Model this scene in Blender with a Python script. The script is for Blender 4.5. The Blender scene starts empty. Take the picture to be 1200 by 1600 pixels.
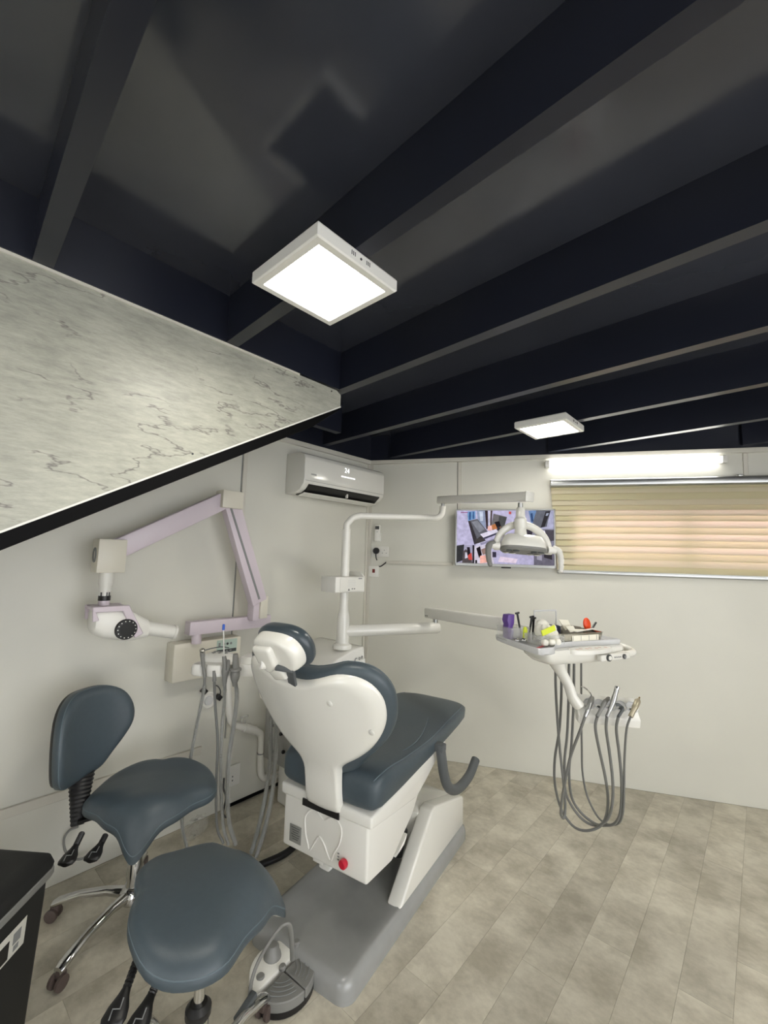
import bpy, bmesh, math, random
from mathutils import Vector, Matrix

SC = bpy.context.scene
COL = SC.collection
R = math.radians
rnd = random.Random(7)

# ---------------------------------------------------------------- camera
cd = bpy.data.cameras.new('camera')
cam = bpy.data.objects.new('camera', cd)
COL.objects.link(cam)
cd.sensor_fit = 'VERTICAL'
cd.sensor_height = 32.0
cd.lens = 32.0 * 671.83 / 1600.0
cd.clip_start = 0.02
cam.matrix_world = Matrix(((0.7526, 0.0479, 0.6559, 0.0),
                           (0.6568, -0.0977, -0.7474, 0.0),
                           (0.0284, 0.9940, -0.1055, 1.5),
                           (0, 0, 0, 1)))
SC.camera = cam

# ---------------------------------------------------------------- daylight outside, exposure
wd = bpy.data.worlds.new('daylight')
SC.world = wd
wd.use_nodes = True
bg = wd.node_tree.nodes['Background']
bg.inputs[0].default_value = (0.96, 0.97, 1.0, 1)
bg.inputs[1].default_value = 5.0
SC.view_settings.view_transform = 'Standard'
SC.view_settings.look = 'None'
SC.view_settings.gamma = 1.0
SC.view_settings.use_curve_mapping = False
SC.view_settings.exposure = 0.0
PANEL_W, TUBE_W = 42.0, 13.0

# ---------------------------------------------------------------- materials
def lin(c):
    return tuple((v / 255 / 12.92 if v / 255 <= 0.04045 else ((v / 255 + 0.055) / 1.055) ** 2.4) for v in c) + (1.0,)

MATS = {}
def mat(name, col, rough=0.5, metal=0.0, noise=0.0, nscale=30.0, bump=0.0, bscale=200.0, coat=0.0, rvar=0.0, spec=0.5):
    m = bpy.data.materials.new(name)
    m.use_nodes = True
    nt = m.node_tree
    b = nt.nodes['Principled BSDF']
    b.inputs['Base Color'].default_value = lin(col)
    b.inputs['Roughness'].default_value = rough
    b.inputs['Metallic'].default_value = metal
    b.inputs['Coat Weight'].default_value = coat
    b.inputs['Coat Roughness'].default_value = 0.1
    b.inputs['Specular IOR Level'].default_value = spec
    tc = nt.nodes.new('ShaderNodeTexCoord')
    if noise > 0 or rvar > 0:
        n = nt.nodes.new('ShaderNodeTexNoise')
        n.inputs['Scale'].default_value = nscale
        n.inputs['Detail'].default_value = 5
        nt.links.new(tc.outputs['Object'], n.inputs['Vector'])
        if noise > 0:
            mx = nt.nodes.new('ShaderNodeMix')
            mx.data_type = 'RGBA'
            mx.inputs[6].default_value = lin([max(0, v * (1 - noise)) for v in col])
            mx.inputs[7].default_value = lin([min(255, v * (1 + noise)) for v in col])
            nt.links.new(n.outputs['Fac'], mx.inputs[0])
            nt.links.new(mx.outputs[2], b.inputs['Base Color'])
        if rvar > 0:
            mr = nt.nodes.new('ShaderNodeMapRange')
            mr.inputs[3].default_value = max(0.03, rough - rvar)
            mr.inputs[4].default_value = rough + rvar
            nt.links.new(n.outputs['Fac'], mr.inputs[0])
            nt.links.new(mr.outputs[0], b.inputs['Roughness'])
    if bump > 0:
        n2 = nt.nodes.new('ShaderNodeTexNoise')
        n2.inputs['Scale'].default_value = bscale
        n2.inputs['Detail'].default_value = 3
        nt.links.new(tc.outputs['Object'], n2.inputs['Vector'])
        bp = nt.nodes.new('ShaderNodeBump')
        bp.inputs['Strength'].default_value = bump
        bp.inputs['Distance'].default_value = 0.002
        nt.links.new(n2.outputs['Fac'], bp.inputs['Height'])
        nt.links.new(bp.outputs['Normal'], b.inputs['Normal'])
    MATS[name] = m
    return m

def emit(name, col, strength):
    m = bpy.data.materials.new(name)
    m.use_nodes = True
    nt = m.node_tree
    nt.nodes.clear()
    e = nt.nodes.new('ShaderNodeEmission')
    e.inputs[0].default_value = lin(col)
    e.inputs[1].default_value = strength
    o = nt.nodes.new('ShaderNodeOutputMaterial')
    nt.links.new(e.outputs[0], o.inputs[0])
    return m

WALL = mat('wall_paint', (211, 210, 200), 0.42, noise=0.025, nscale=2.5, bump=0.06, bscale=90)
STRIP = mat('cover_strip_paint', (206, 203, 192), 0.4)
DECK = mat('black_gloss_deck', (52, 55, 64), 0.15, noise=0.2, nscale=2.2, rvar=0.10, bump=0.012, bscale=4, spec=0.85)
STEEL = mat('black_painted_steel', (27, 30, 41), 0.32, noise=0.06, nscale=3)
STRINGER = mat('matt_black_steel', (6, 6, 7), 0.6, spec=0.1)
WHITE = mat('white_plastic', (226, 225, 219), 0.28)
WHITEG = mat('white_gloss_shell', (225, 224, 217), 0.16, coat=0.3)
OFFW = mat('ivory_plastic', (214, 210, 196), 0.35)
LILAC = mat('lilac_painted_metal', (206, 195, 204), 0.35)
LEATHER = mat('slate_leatherette', (67, 78, 85), 0.42, noise=0.05, nscale=60, bump=0.12, bscale=420)
LEATHER2 = mat('slate_vinyl', (58, 68, 75), 0.3, noise=0.04, nscale=40, bump=0.05, bscale=300)
SEAM = mat('seam_thread', (92, 106, 114), 0.6)
BASEG = mat('grey_gloss_base', (150, 151, 150), 0.2, noise=0.04, nscale=20, coat=0.2)
GREY = mat('grey_plastic', (126, 126, 123), 0.45)
DGREY = mat('dark_grey_rubber', (82, 86, 88), 0.5)
HOSE = mat('grey_hose', (112, 113, 111), 0.4)
BLACK = mat('black_plastic', (18, 18, 20), 0.4)
BLACKM = mat('black_textured_plastic', (24, 25, 25), 0.6, bump=0.1, bscale=250)
CHROME = mat('chrome', (205, 205, 205), 0.1, 1.0)
SILVER = mat('brushed_silver', (176, 178, 178), 0.3, 0.9)
STEELB = mat('stainless_steel', (200, 198, 190), 0.25, 1.0, noise=0.08, nscale=15)
RED = mat('red_plastic', (190, 22, 50), 0.3)
DRED = mat('dark_red_rocker', (110, 32, 26), 0.35)
ORANGE = mat('orange_plastic', (222, 72, 28), 0.4)
PURPLE = mat('purple_plastic', (92, 62, 138), 0.4)
YELLOW = mat('lime_yellow_card', (214, 226, 60), 0.6)
CREAM = mat('cream_paper', (232, 228, 212), 0.7)
COTTON = mat('white_cotton', (238, 236, 226), 0.9, bump=0.5, bscale=90)
PLATE = mat('grey_rating_plate', (130, 130, 126), 0.35, noise=0.08, nscale=120)
BLUE = mat('blue_plastic', (45, 90, 190), 0.4)
DARKMARK = mat('dark_print', (60, 62, 62), 0.6)
GREYMARK = mat('grey_print', (128, 130, 130), 0.6)
PANELG = mat('grey_service_panel', (150, 150, 146), 0.4)
PVC = mat('white_pvc', (226, 225, 219), 0.3)
CASTOR = mat('brown_grey_castor', (84, 72, 68), 0.5)
TRAYM = mat('tray_plastic', (206, 207, 208), 0.25)
GREEN = mat('pale_green_label', (176, 194, 184), 0.5)

def clear_mat(name, col, alpha):
    m = bpy.data.materials.new(name)
    m.use_nodes = True
    nt = m.node_tree
    nt.nodes.clear()
    o = nt.nodes.new('ShaderNodeOutputMaterial')
    mx = nt.nodes.new('ShaderNodeMixShader')
    t = nt.nodes.new('ShaderNodeBsdfTransparent')
    p = nt.nodes.new('ShaderNodeBsdfPrincipled')
    p.inputs['Base Color'].default_value = lin(col)
    p.inputs['Roughness'].default_value = 0.12
    mx.inputs[0].default_value = alpha
    nt.links.new(t.outputs[0], mx.inputs[1])
    nt.links.new(p.outputs[0], mx.inputs[2])
    nt.links.new(mx.outputs[0], o.inputs[0])
    return m
CLEAR = clear_mat('clear_acrylic', (225, 226, 222), 0.2)
SLEEVE = clear_mat('clear_film_sleeve', (228, 228, 222), 0.16)
GLASS = clear_mat('window_glass', (210, 220, 220), 0.08)

# fabric of the blind: daylight passes through it
def blind_mat(name, col, tcol, mixf):
    m = bpy.data.materials.new(name)
    m.use_nodes = True
    nt = m.node_tree
    nt.nodes.clear()
    o = nt.nodes.new('ShaderNodeOutputMaterial')
    mx = nt.nodes.new('ShaderNodeMixShader')
    df = nt.nodes.new('ShaderNodeBsdfDiffuse')
    tr = nt.nodes.new('ShaderNodeBsdfTranslucent')
    df.inputs[0].default_value = lin(col)
    tr.inputs[0].default_value = lin(tcol)
    mx.inputs[0].default_value = mixf
    nt.links.new(df.outputs[0], mx.inputs[1])
    nt.links.new(tr.outputs[0], mx.inputs[2])
    nt.links.new(mx.outputs[0], o.inputs[0])
    return m
FABRIC = blind_mat('blind_fabric', (226, 223, 194), (240, 214, 218), 0.36)
FABRIC2 = blind_mat('blind_fabric_double', (218, 215, 178), (236, 212, 208), 0.35)

# vinyl planks: every plank gets its own tone through the object's random number
def plank_mat():
    m = bpy.data.materials.new('washed_stone_vinyl')
    m.use_nodes = True
    nt = m.node_tree
    b = nt.nodes['Principled BSDF']
    b.inputs['Roughness'].default_value = 0.5
    oi = nt.nodes.new('ShaderNodeObjectInfo')
    tc = nt.nodes.new('ShaderNodeTexCoord')
    add = nt.nodes.new('ShaderNodeVectorMath'); add.operation = 'ADD'
    mul = nt.nodes.new('ShaderNodeMath'); mul.operation = 'MULTIPLY'; mul.inputs[1].default_value = 40
    nt.links.new(oi.outputs['Random'], mul.inputs[0])
    nt.links.new(tc.outputs['Object'], add.inputs[0])
    nt.links.new(mul.outputs[0], add.inputs[1])
    n1 = nt.nodes.new('ShaderNodeTexNoise'); n1.inputs['Scale'].default_value = 5; n1.inputs['Detail'].default_value = 6; n1.inputs['Roughness'].default_value = 0.65
    n2 = nt.nodes.new('ShaderNodeTexNoise'); n2.inputs['Scale'].default_value = 55; n2.inputs['Detail'].default_value = 4
    mp = nt.nodes.new('ShaderNodeMapping'); mp.inputs['Scale'].default_value = (0.6, 1.0, 1)
    mp.inputs['Rotation'].default_value = (0, 0, 0.5)
    nt.links.new(add.outputs[0], n1.inputs['Vector'])
    nt.links.new(add.outputs[0], mp.inputs['Vector'])
    nt.links.new(mp.outputs[0], n2.inputs['Vector'])
    r1 = nt.nodes.new('ShaderNodeValToRGB')
    e = r1.color_ramp.elements
    e[0].position = 0.36; e[0].color = lin((166, 158, 137))
    e[1].position = 0.62; e[1].color = lin((203, 196, 175))
    nt.links.new(n1.outputs['Fac'], r1.inputs[0])
    mx = nt.nodes.new('ShaderNodeMix'); mx.data_type = 'RGBA'; mx.blend_type = 'OVERLAY'; mx.inputs[0].default_value = 0.16
    nt.links.new(r1.outputs[0], mx.inputs[6]); nt.links.new(n2.outputs['Fac'], mx.inputs[7])
    hs = nt.nodes.new('ShaderNodeHueSaturation')
    hs.inputs['Saturation'].default_value = 0.8
    mr = nt.nodes.new('ShaderNodeMapRange'); mr.inputs[3].default_value = 0.89; mr.inputs[4].default_value = 1.09
    nt.links.new(oi.outputs['Random'], mr.inputs[0]); nt.links.new(mr.outputs[0], hs.inputs['Value'])
    nt.links.new(mx.outputs[2], hs.inputs['Color']); nt.links.new(hs.outputs[0], b.inputs['Base Color'])
    bp = nt.nodes.new('ShaderNodeBump'); bp.inputs['Strength'].default_value = 0.08; bp.inputs['Distance'].default_value = 0.003
    nt.links.new(n2.outputs['Fac'], bp.inputs['Height']); nt.links.new(bp.outputs[0], b.inputs['Normal'])
    return m
PLANK = plank_mat()

# cracked plaster laminate of the stair side
def marble_mat():
    m = bpy.data.materials.new('cracked_plaster_laminate')
    m.use_nodes = True
    nt = m.node_tree
    b = nt.nodes['Principled BSDF']
    b.inputs['Roughness'].default_value = 0.4
    tc = nt.nodes.new('ShaderNodeTexCoord')
    n0 = nt.nodes.new('ShaderNodeTexNoise'); n0.inputs['Scale'].default_value = 2.2; n0.inputs['Detail'].default_value = 7; n0.inputs['Roughness'].default_value = 0.6
    nt.links.new(tc.outputs['Object'], n0.inputs['Vector'])
    mp = nt.nodes.new('ShaderNodeMapping'); mp.inputs['Scale'].default_value = (1, 3.0, 14.0); mp.inputs['Rotation'].default_value = (0.35, 0, 0)
    nt.links.new(tc.outputs['Object'], mp.inputs['Vector'])
    n1 = nt.nodes.new('ShaderNodeTexNoise'); n1.inputs['Scale'].default_value = 4; n1.inputs['Detail'].default_value = 7; n1.inputs['Roughness'].default_value = 0.75
    nt.links.new(mp.outputs[0], n1.inputs['Vector'])
    r0 = nt.nodes.new('ShaderNodeValToRGB')
    r0.color_ramp.elements[0].position = 0.3; r0.color_ramp.elements[0].color = lin((128, 129, 120))
    r0.color_ramp.elements[1].position = 0.7; r0.color_ramp.elements[1].color = lin((192, 192, 178))
    mm = nt.nodes.new('ShaderNodeMix'); mm.data_type = 'FLOAT'; mm.inputs[0].default_value = 0.55
    nt.links.new(n0.outputs['Fac'], mm.inputs[2]); nt.links.new(n1.outputs['Fac'], mm.inputs[3])
    nt.links.new(mm.outputs[0], r0.inputs[0])
    # cracks: thin lines where a warped noise crosses its middle, masked into patches
    n2 = nt.nodes.new('ShaderNodeTexNoise'); n2.inputs['Scale'].default_value = 3.0; n2.inputs['Detail'].default_value = 5; n2.inputs['Roughness'].default_value = 0.6
    mp2 = nt.nodes.new('ShaderNodeMapping'); mp2.inputs['Location'].default_value = (0, 3.3, 1.7); mp2.inputs['Rotation'].default_value = (0.9, 0, 0); mp2.inputs['Scale'].default_value = (1, 0.6, 2.2)
    nt.links.new(tc.outputs['Object'], mp2.inputs['Vector']); nt.links.new(mp2.outputs[0], n2.inputs['Vector'])
    sb = nt.nodes.new('ShaderNodeMath'); sb.operation = 'SUBTRACT'; sb.inputs[1].default_value = 0.5
    ab = nt.nodes.new('ShaderNodeMath'); ab.operation = 'ABSOLUTE'
    nt.links.new(n2.outputs['Fac'], sb.inputs[0]); nt.links.new(sb.outputs[0], ab.inputs[0])
    rc = nt.nodes.new('ShaderNodeValToRGB')
    rc.color_ramp.elements[0].position = 0.0; rc.color_ramp.elements[0].color = (1, 1, 1, 1)
    rc.color_ramp.elements[1].position = 0.011; rc.color_ramp.elements[1].color = (0, 0, 0, 1)
    nt.links.new(ab.outputs[0], rc.inputs[0])
    n3 = nt.nodes.new('ShaderNodeTexNoise'); n3.inputs['Scale'].default_value = 4.2
    nt.links.new(tc.outputs['Object'], n3.inputs['Vector'])
    rm = nt.nodes.new('ShaderNodeValToRGB')
    rm.color_ramp.elements[0].position = 0.42; rm.color_ramp.elements[1].position = 0.5
    nt.links.new(n3.outputs['Fac'], rm.inputs[0])
    mk = nt.nodes.new('ShaderNodeMath'); mk.operation = 'MULTIPLY'
    nt.links.new(rc.outputs[0], mk.inputs[0]); nt.links.new(rm.outputs[0], mk.inputs[1])
    mk2 = nt.nodes.new('ShaderNodeMath'); mk2.operation = 'MULTIPLY'; mk2.inputs[1].default_value = 0.75
    nt.links.new(mk.outputs[0], mk2.inputs[0])
    mx = nt.nodes.new('ShaderNodeMix'); mx.data_type = 'RGBA'
    mx.inputs[7].default_value = lin((92, 88, 86))
    nt.links.new(mk2.outputs[0], mx.inputs[0]); nt.links.new(r0.outputs[0], mx.inputs[6])
    nt.links.new(mx.outputs[2], b.inputs['Base Color'])
    return m
MARBLE = marble_mat()

# ---------------------------------------------------------------- mesh helpers
def V(*a):
    return Vector(a[0]) if len(a) == 1 else Vector(a)

def frame(z):
    z = Vector(z).normalized()
    a = Vector((0, 0, 1)) if abs(z.z) < 0.95 else Vector((1, 0, 0))
    x = a.cross(z).normalized()
    return x, z.cross(x), z

def box(bm, c, s, rot=None, bev=0.0, seg=2):
    t = bmesh.new()
    bmesh.ops.create_cube(t, size=1.0)
    bmesh.ops.scale(t, vec=s, verts=t.verts)
    if bev > 0:
        bmesh.ops.bevel(t, geom=t.edges[:], offset=min(bev, min(s) * 0.49), segments=seg, profile=0.5, affect='EDGES')
    M = Matrix.Translation(c) @ (rot.to_4x4() if rot else Matrix())
    bmesh.ops.transform(t, matrix=M, verts=t.verts)
    join(bm, t)

def join(bm, t):
    m = {}
    for v in t.verts:
        m[v] = bm.verts.new(v.co)
    for f in t.faces:
        try:
            bm.faces.new([m[v] for v in f.verts])
        except ValueError:
            pass
    t.free()

def beam(bm, a, b, w, h, up=(0, 0, 1), bev=0.0, seg=2):
    """box from point a to point b, w across, h along up"""
    a, b = V(a), V(b)
    y = (b - a).normalized()
    x = y.cross(V(up)).normalized()
    z = x.cross(y)
    rot = Matrix((x, y, z)).transposed()
    box(bm, (a + b) / 2, (w, (b - a).length, h), rot, bev, seg)

def spline(pts, n=8, closed=False):
    pts = [V(p) for p in pts]
    out = []
    N = len(pts)
    for i in range(N if closed else N - 1):
        if closed:
            p0, p1, p2, p3 = pts[i - 1], pts[i], pts[(i + 1) % N], pts[(i + 2) % N]
        else:
            p1, p2 = pts[i], pts[i + 1]
            p0 = pts[i - 1] if i else p1 * 2 - p2
            p3 = pts[i + 2] if i + 2 < N else p2 * 2 - p1
        for k in range(n):
            t = k / n
            out.append(0.5 * ((2 * p1) + (p2 - p0) * t + (2 * p0 - 5 * p1 + 4 * p2 - p3) * t * t + (3 * p1 - p0 - 3 * p2 + p3) * t ** 3))
    if not closed:
        out.append(pts[-1])
    return out

def tube(bm, pts, r, seg=10, closed=False, flat=1.0, caps=True):
    pts = [V(p) for p in pts]
    n = len(pts)
    rs = r if isinstance(r, (list, tuple)) else [r] * n
    rings = []
    px = None
    for i, p in enumerate(pts):
        if closed:
            d = pts[(i + 1) % n] - pts[i - 1]
        else:
            d = pts[min(i + 1, n - 1)] - pts[max(i - 1, 0)]
        x, y, z = frame(d)
        if px is not None:
            x = (px - z * px.dot(z))
            x = x.normalized() if x.length > 1e-6 else frame(d)[0]
            y = z.cross(x)
        px = x
        rings.append([bm.verts.new(p + (x * math.cos(2 * math.pi * k / seg) + y * math.sin(2 * math.pi * k / seg) * flat) * rs[i]) for k in range(seg)])
    m = n if closed else n - 1
    for i in range(m):
        a, b = rings[i], rings[(i + 1) % n]
        for k in range(seg):
            bm.faces.new((a[k], a[(k + 1) % seg], b[(k + 1) % seg], b[k]))
    if not closed and caps:
        bm.faces.new(rings[0][::-1])
        bm.faces.new(rings[-1])

def lathe(bm, prof, seg=24, at=(0, 0, 0), axis=(0, 0, 1), cap=True):
    x, y, z = frame(axis)
    o = V(at)
    rings = []
    for r, h in prof:
        rings.append([bm.verts.new(o + z * h + (x * math.cos(2 * math.pi * k / seg) + y * math.sin(2 * math.pi * k / seg)) * max(r, 1e-5)) for k in range(seg)])
    for a, b in zip(rings, rings[1:]):
        for k in range(seg):
            bm.faces.new((a[k], a[(k + 1) % seg], b[(k + 1) % seg], b[k]))
    if cap:
        bm.faces.new(rings[0][::-1])
        bm.faces.new(rings[-1])

def prism(bm, poly, fn, d0, d1, bev=0.0, seg=2):
    """poly: 2D outline; fn(u, v, d) -> 3D point; extruded from d0 to d1"""
    t = bmesh.new()
    a = [t.verts.new(fn(u, v, d0)) for u, v in poly]
    b = [t.verts.new(fn(u, v, d1)) for u, v in poly]
    n = len(poly)
    t.faces.new(a[::-1])
    t.faces.new(b)
    for i in range(n):
        t.faces.new((a[i], a[(i + 1) % n], b[(i + 1) % n], b[i]))
    bmesh.ops.recalc_face_normals(t, faces=t.faces[:])
    if bev > 0:
        bmesh.ops.bevel(t, geom=t.edges[:], offset=bev, segments=seg, profile=0.5, affect='EDGES')
    join(bm, t)

def loft(bm, rings, closed=True, caps=True):
    rs = [[bm.verts.new(p) for p in r] for r in rings]
    n = len(rs[0])
    for a, b in zip(rs, rs[1:]):
        for k in range(n if closed else n - 1):
            bm.faces.new((a[k], a[(k + 1) % n], b[(k + 1) % n], b[k]))
    if caps and closed:
        bm.faces.new(rs[0][::-1])
        bm.faces.new(rs[-1])

def blob(bm, outline, centre, top, bottom, rings=9, edge=0.25, pw=2.4):
    """pad from a 2D outline: top(x,y,rho) / bottom(x,y,rho) give 3D points; star-shaped about centre"""
    cx, cy = centre
    n = len(outline)
    def ring(rho, fn):
        return [fn(cx + (x - cx) * rho, cy + (y - cy) * rho, rho) for x, y in outline]
    rh = [math.sin(0.5 * math.pi * (i + 0.001) / rings) if False else (i / rings) for i in range(rings + 1)]
    rh = [1 - (1 - q) ** 1.6 for q in rh]
    R1 = [ring(max(q, 0.001), top) for q in rh]
    R2 = [ring(max(q, 0.001), bottom) for q in rh[::-1]]
    loft(bm, R1 + R2, True, False)

def ellipsoid(bm, c, r, rot=None, e=1.0, nu=20, nv=12):
    rings = []
    def sp(v, p):
        return math.copysign(abs(v) ** p, v)
    for i in range(nv + 1):
        ph = -math.pi / 2 + math.pi * i / nv
        cz, sz = sp(math.cos(ph), e), sp(math.sin(ph), e)
        ring = []
        for k in range(nu):
            th = 2 * math.pi * k / nu
            p = Vector((r[0] * max(cz, 1e-4) * sp(math.cos(th), e), r[1] * max(cz, 1e-4) * sp(math.sin(th), e), r[2] * sz))
            ring.append(V(c) + (rot @ p if rot else p))
        rings.append(ring)
    loft(bm, rings, True, True)

def obj(name, bm, m, parent=None, smooth=38, loc=None):
    bmesh.ops.remove_doubles(bm, verts=bm.verts, dist=1e-5)
    bmesh.ops.recalc_face_normals(bm, faces=bm.faces[:])
    if smooth:
        a = R(smooth)
        for f in bm.faces:
            f.smooth = True
        for e in bm.edges:
            if len(e.link_faces) == 2:
                e.smooth = e.calc_face_angle(0) < a
            else:
                e.smooth = False
    me = bpy.data.meshes.new(name)
    bm.to_mesh(me)
    bm.free()
    me.materials.append(m)
    o = bpy.data.objects.new(name, me)
    COL.objects.link(o)
    if parent:
        o.parent = parent
    if loc is not None:
        o.location = loc
    return o

def tag(o, label=None, cat=None, group=None, kind=None):
    if label: o['label'] = label
    if cat: o['category'] = cat
    if group: o['group'] = group
    if kind: o['kind'] = kind
    return o

def thing(name, label, cat, loc=(0, 0, 0), rz=0.0, group=None):
    o = bpy.data.objects.new(name, None)
    o.empty_display_size = 0.1
    COL.objects.link(o)
    o.location = loc
    o.rotation_euler = (0, 0, rz)
    return tag(o, label, cat, group)

def struct(name, bm, m, label=None, smooth=0):
    return tag(obj(name, bm, m, None, smooth), label, None, None, 'structure')

def B():
    return bmesh.new()

def quick(name, m, parent, f, *a, smooth=38, **k):
    bm = B()
    f(bm, *a, **k)
    return obj(name, bm, m, parent, smooth)

def copy_tree(o, parent=None):
    c = o.copy()
    COL.objects.link(c)
    c.parent = parent
    for ch in list(o.children):
        copy_tree(ch, c)
    return c

def text_mesh(name, body, size, m, parent, M, extrude=0.0003):
    cu = bpy.data.curves.new(name, 'FONT')
    cu.body = body
    cu.size = size
    cu.extrude = extrude
    cu.align_x = 'CENTER'
    cu.align_y = 'CENTER'
    t = bpy.data.objects.new('tmp', cu)
    me = bpy.data.meshes.new_from_object(t)
    bpy.data.objects.remove(t)
    me.transform(M)
    me.name = name
    me.materials.clear()
    me.materials.append(m)
    o = bpy.data.objects.new(name, me)
    COL.objects.link(o)
    o.parent = parent
    return o

# ================================================================ room shell
KX, KY = -2.457, 2.608                    # corner of left wall and back wall
DW = Vector((0.901, 0.434, 0))            # along the back wall (it stands askew to the left wall)
NW = Vector((0.434, -0.901, 0))           # out of the back wall into the room
def bw(t, o, z):
    return Vector((KX, KY, z)) + DW * t + NW * o
ROTW = Matrix((DW, -NW, Vector((0, 0, 1)))).transposed()
XR, YR = 2.5, -2.5
TR = (XR - KX) / 0.901
YBR = KY + 0.434 * TR

bm = B()
prism(bm, [(KX - .06, YR - .06), (XR + .06, YR - .06), (XR + .06, YBR + .06), (KX - .06, KY + .06)], lambda u, v, d: V(u, v, d), -0.12, -0.004)
floor = struct('floor', bm, mat('dark_joint', (150, 143, 124), 0.8))

def clip_poly(poly):
    """cut a plank by the back wall line and the left wall"""
    def cut(pl, f):
        out = []
        for i in range(len(pl)):
            a, b = pl[i - 1], pl[i]
            fa, fb = f(a), f(b)
            if (fa >= 0) != (fb >= 0):
                k = fa / (fa - fb)
                out.append((a[0] + (b[0] - a[0]) * k, a[1] + (b[1] - a[1]) * k))
            if fb >= 0:
                out.append(b)
        return out
    poly = cut(poly, lambda p: (p[0] - KX) * NW.x + (p[1] - KY) * NW.y - 0.004)
    if poly:
        poly = cut(poly, lambda p: p[0] - KX - 0.004)
    return poly

PW, PL = 0.1532, 0.914
known = {-1: 2.92, 0: 2.617, 1: 2.027, 2: 1.73, 3: 2.055, 4: 1.40, 5: 2.056}
for row in range(-9, 16):
    x1 = -0.298 - PW * row
    x0 = x1 - PW
    if x0 > 1.3 or x1 < KX:
        continue
    off = known.get(row, rnd.uniform(0, PL))
    y = off - PL * math.ceil((off + 0.9) / PL)
    while y < 4.3:
        g = 0.0004
        pl = clip_poly([(x0 + g, y + g), (x1 - g, y + g), (x1 - g, y + PL - g), (x0 + g, y + PL - g)])
        y += PL
        if len(pl) < 3:
            continue
        cx = sum(p[0] for p in pl) / len(pl)
        cy = sum(p[1] for p in pl) / len(pl)
        bm = B()
        prism(bm, [(a - cx, b - cy) for a, b in pl], lambda u, v, d: V(u, v, d), -0.004, 0.0)
        o = obj('floor_plank', bm, PLANK, floor, 0, (cx, cy, 0))

WT = 2.31
bm = B()
box(bm, (KX - .03, (YR + KY) / 2, WT / 2), (.06, KY - YR + .1, WT))
wall_left = struct('wall_left', bm, WALL)
def strip(parent, pts, w, t, name='cover_strip'):
    pass
quick('cover_strip', STRIP, wall_left, box, (KX + .004, 1.440, 1.34), (.012, .032, 1.87), bev=.002, seg=1)
quick('panel_joint', GREYMARK, wall_left, box, (KX + .0005, 1.421, 1.34), (.002, .006, 1.87), smooth=0)
quick('cover_strip', STRIP, wall_left, box, (KX + .010, 0.25, 2.292), (.022, 4.7, .034), bev=.002, seg=1)
quick('cover_strip', STRIP, wall_left, box, (KX + .004, 2.588, 1.14), (.010, .026, 2.27), bev=.002, seg=1)

WX0, WX1, WZ0, WZ1 = 1.56, 3.5, 1.475, 1.90       # the window opening
bm = B()
def wbox(bm, t0, t1, o0, o1, z0, z1, bev=0.0, seg=1):
    box(bm, bw((t0 + t1) / 2, (o0 + o1) / 2, (z0 + z1) / 2), (t1 - t0, abs(o1 - o0), z1 - z0), ROTW, bev, seg)
wbox(bm, -.05, WX0, -.06, 0, 0, WT)
wbox(bm, WX1, TR + .1, -.06, 0, 0, WT)
wbox(bm, WX0, WX1, -.06, 0, 0, WZ0)
wbox(bm, WX0, WX1, -.06, 0, WZ1, WT)
wall_back = struct('wall_back', bm, WALL)
def wquick(name, m, parent, *a, smooth=38, **k):
    bm = B()
    wbox(bm, *a, **k)
    return obj(name, bm, m, parent, smooth)
wquick('cover_strip', STRIP, wall_back, .736, .762, 0, .012, 1.476, 2.275, bev=.002)
wquick('panel_joint', GREYMARK, wall_back, .731, .736, -.001, .0015, 1.476, 2.275, smooth=0)
wquick('cover_strip', STRIP, wall_back, 2.655, 2.683, 0, .008, 2.12, 2.275, bev=.002)
wquick('cover_strip', STRIP, wall_back, .01, TR, 0, .022, 2.277, WT, bev=.002)
wquick('cover_strip', STRIP, wall_back, .003, .03, 0, .008, 0.02, 2.277, bev=.002)

bm = B()
GY0, GY1, GX0, GX1, GZ = -2.0, 2.1, -1.0, 0.1, 2.15     # added glazing, right side and rear, out of view: extra daylight for the room
box(bm, (XR + .03, (YR + GY0) / 2 - .03, WT / 2), (.06, GY0 - YR + .06, WT))
box(bm, (XR + .03, (GY1 + YBR) / 2 + .03, WT / 2), (.06, YBR - GY1 + .06, WT))
box(bm, (XR + .03, (GY0 + GY1) / 2, (GZ + WT) / 2), (.06, GY1 - GY0, WT - GZ))
struct('wall_right', bm, WALL)
bm = B()
for y in (GY0 + .03, (GY0 + GY1) / 2, GY1 - .03):
    box(bm, (XR + .03, y, GZ / 2), (.05, .06, GZ), None, .004, 1)
for z in (.04, GZ - .03):
    box(bm, (XR + .03, (GY0 + GY1) / 2, z), (.05, GY1 - GY0 - .12, .06), None, .004, 1)
fill_window = struct('window_2', bm, BLACK)  # added window, never in view; lets daylight onto the left wall
for a, b in ((GY0, (GY0 + GY1) / 2), ((GY0 + GY1) / 2, GY1)):
    quick('pane', GLASS, fill_window, box, (XR + .03, (a + b) / 2, GZ / 2), (.006, b - a - .06, GZ - .10), smooth=0)
bm = B()
box(bm, ((KX + GX0) / 2, YR - .03, WT / 2), (GX0 - KX, .06, WT))
box(bm, ((GX1 + XR) / 2, YR - .03, WT / 2), (XR - GX1, .06, WT))
box(bm, ((GX0 + GX1) / 2, YR - .03, (GZ + WT) / 2), (GX1 - GX0, .06, WT - GZ))
struct('wall_rear', bm, WALL)
bm = B()
for x in (GX0 + .03, (GX0 + GX1) / 2, GX1 - .03):
    box(bm, (x, YR - .03, GZ / 2), (.06, .05, GZ), None, .004, 1)
for z in (.04, GZ - .03):
    box(bm, ((GX0 + GX1) / 2, YR - .03, z), (GX1 - GX0 - .12, .05, .06), None, .004, 1)
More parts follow.
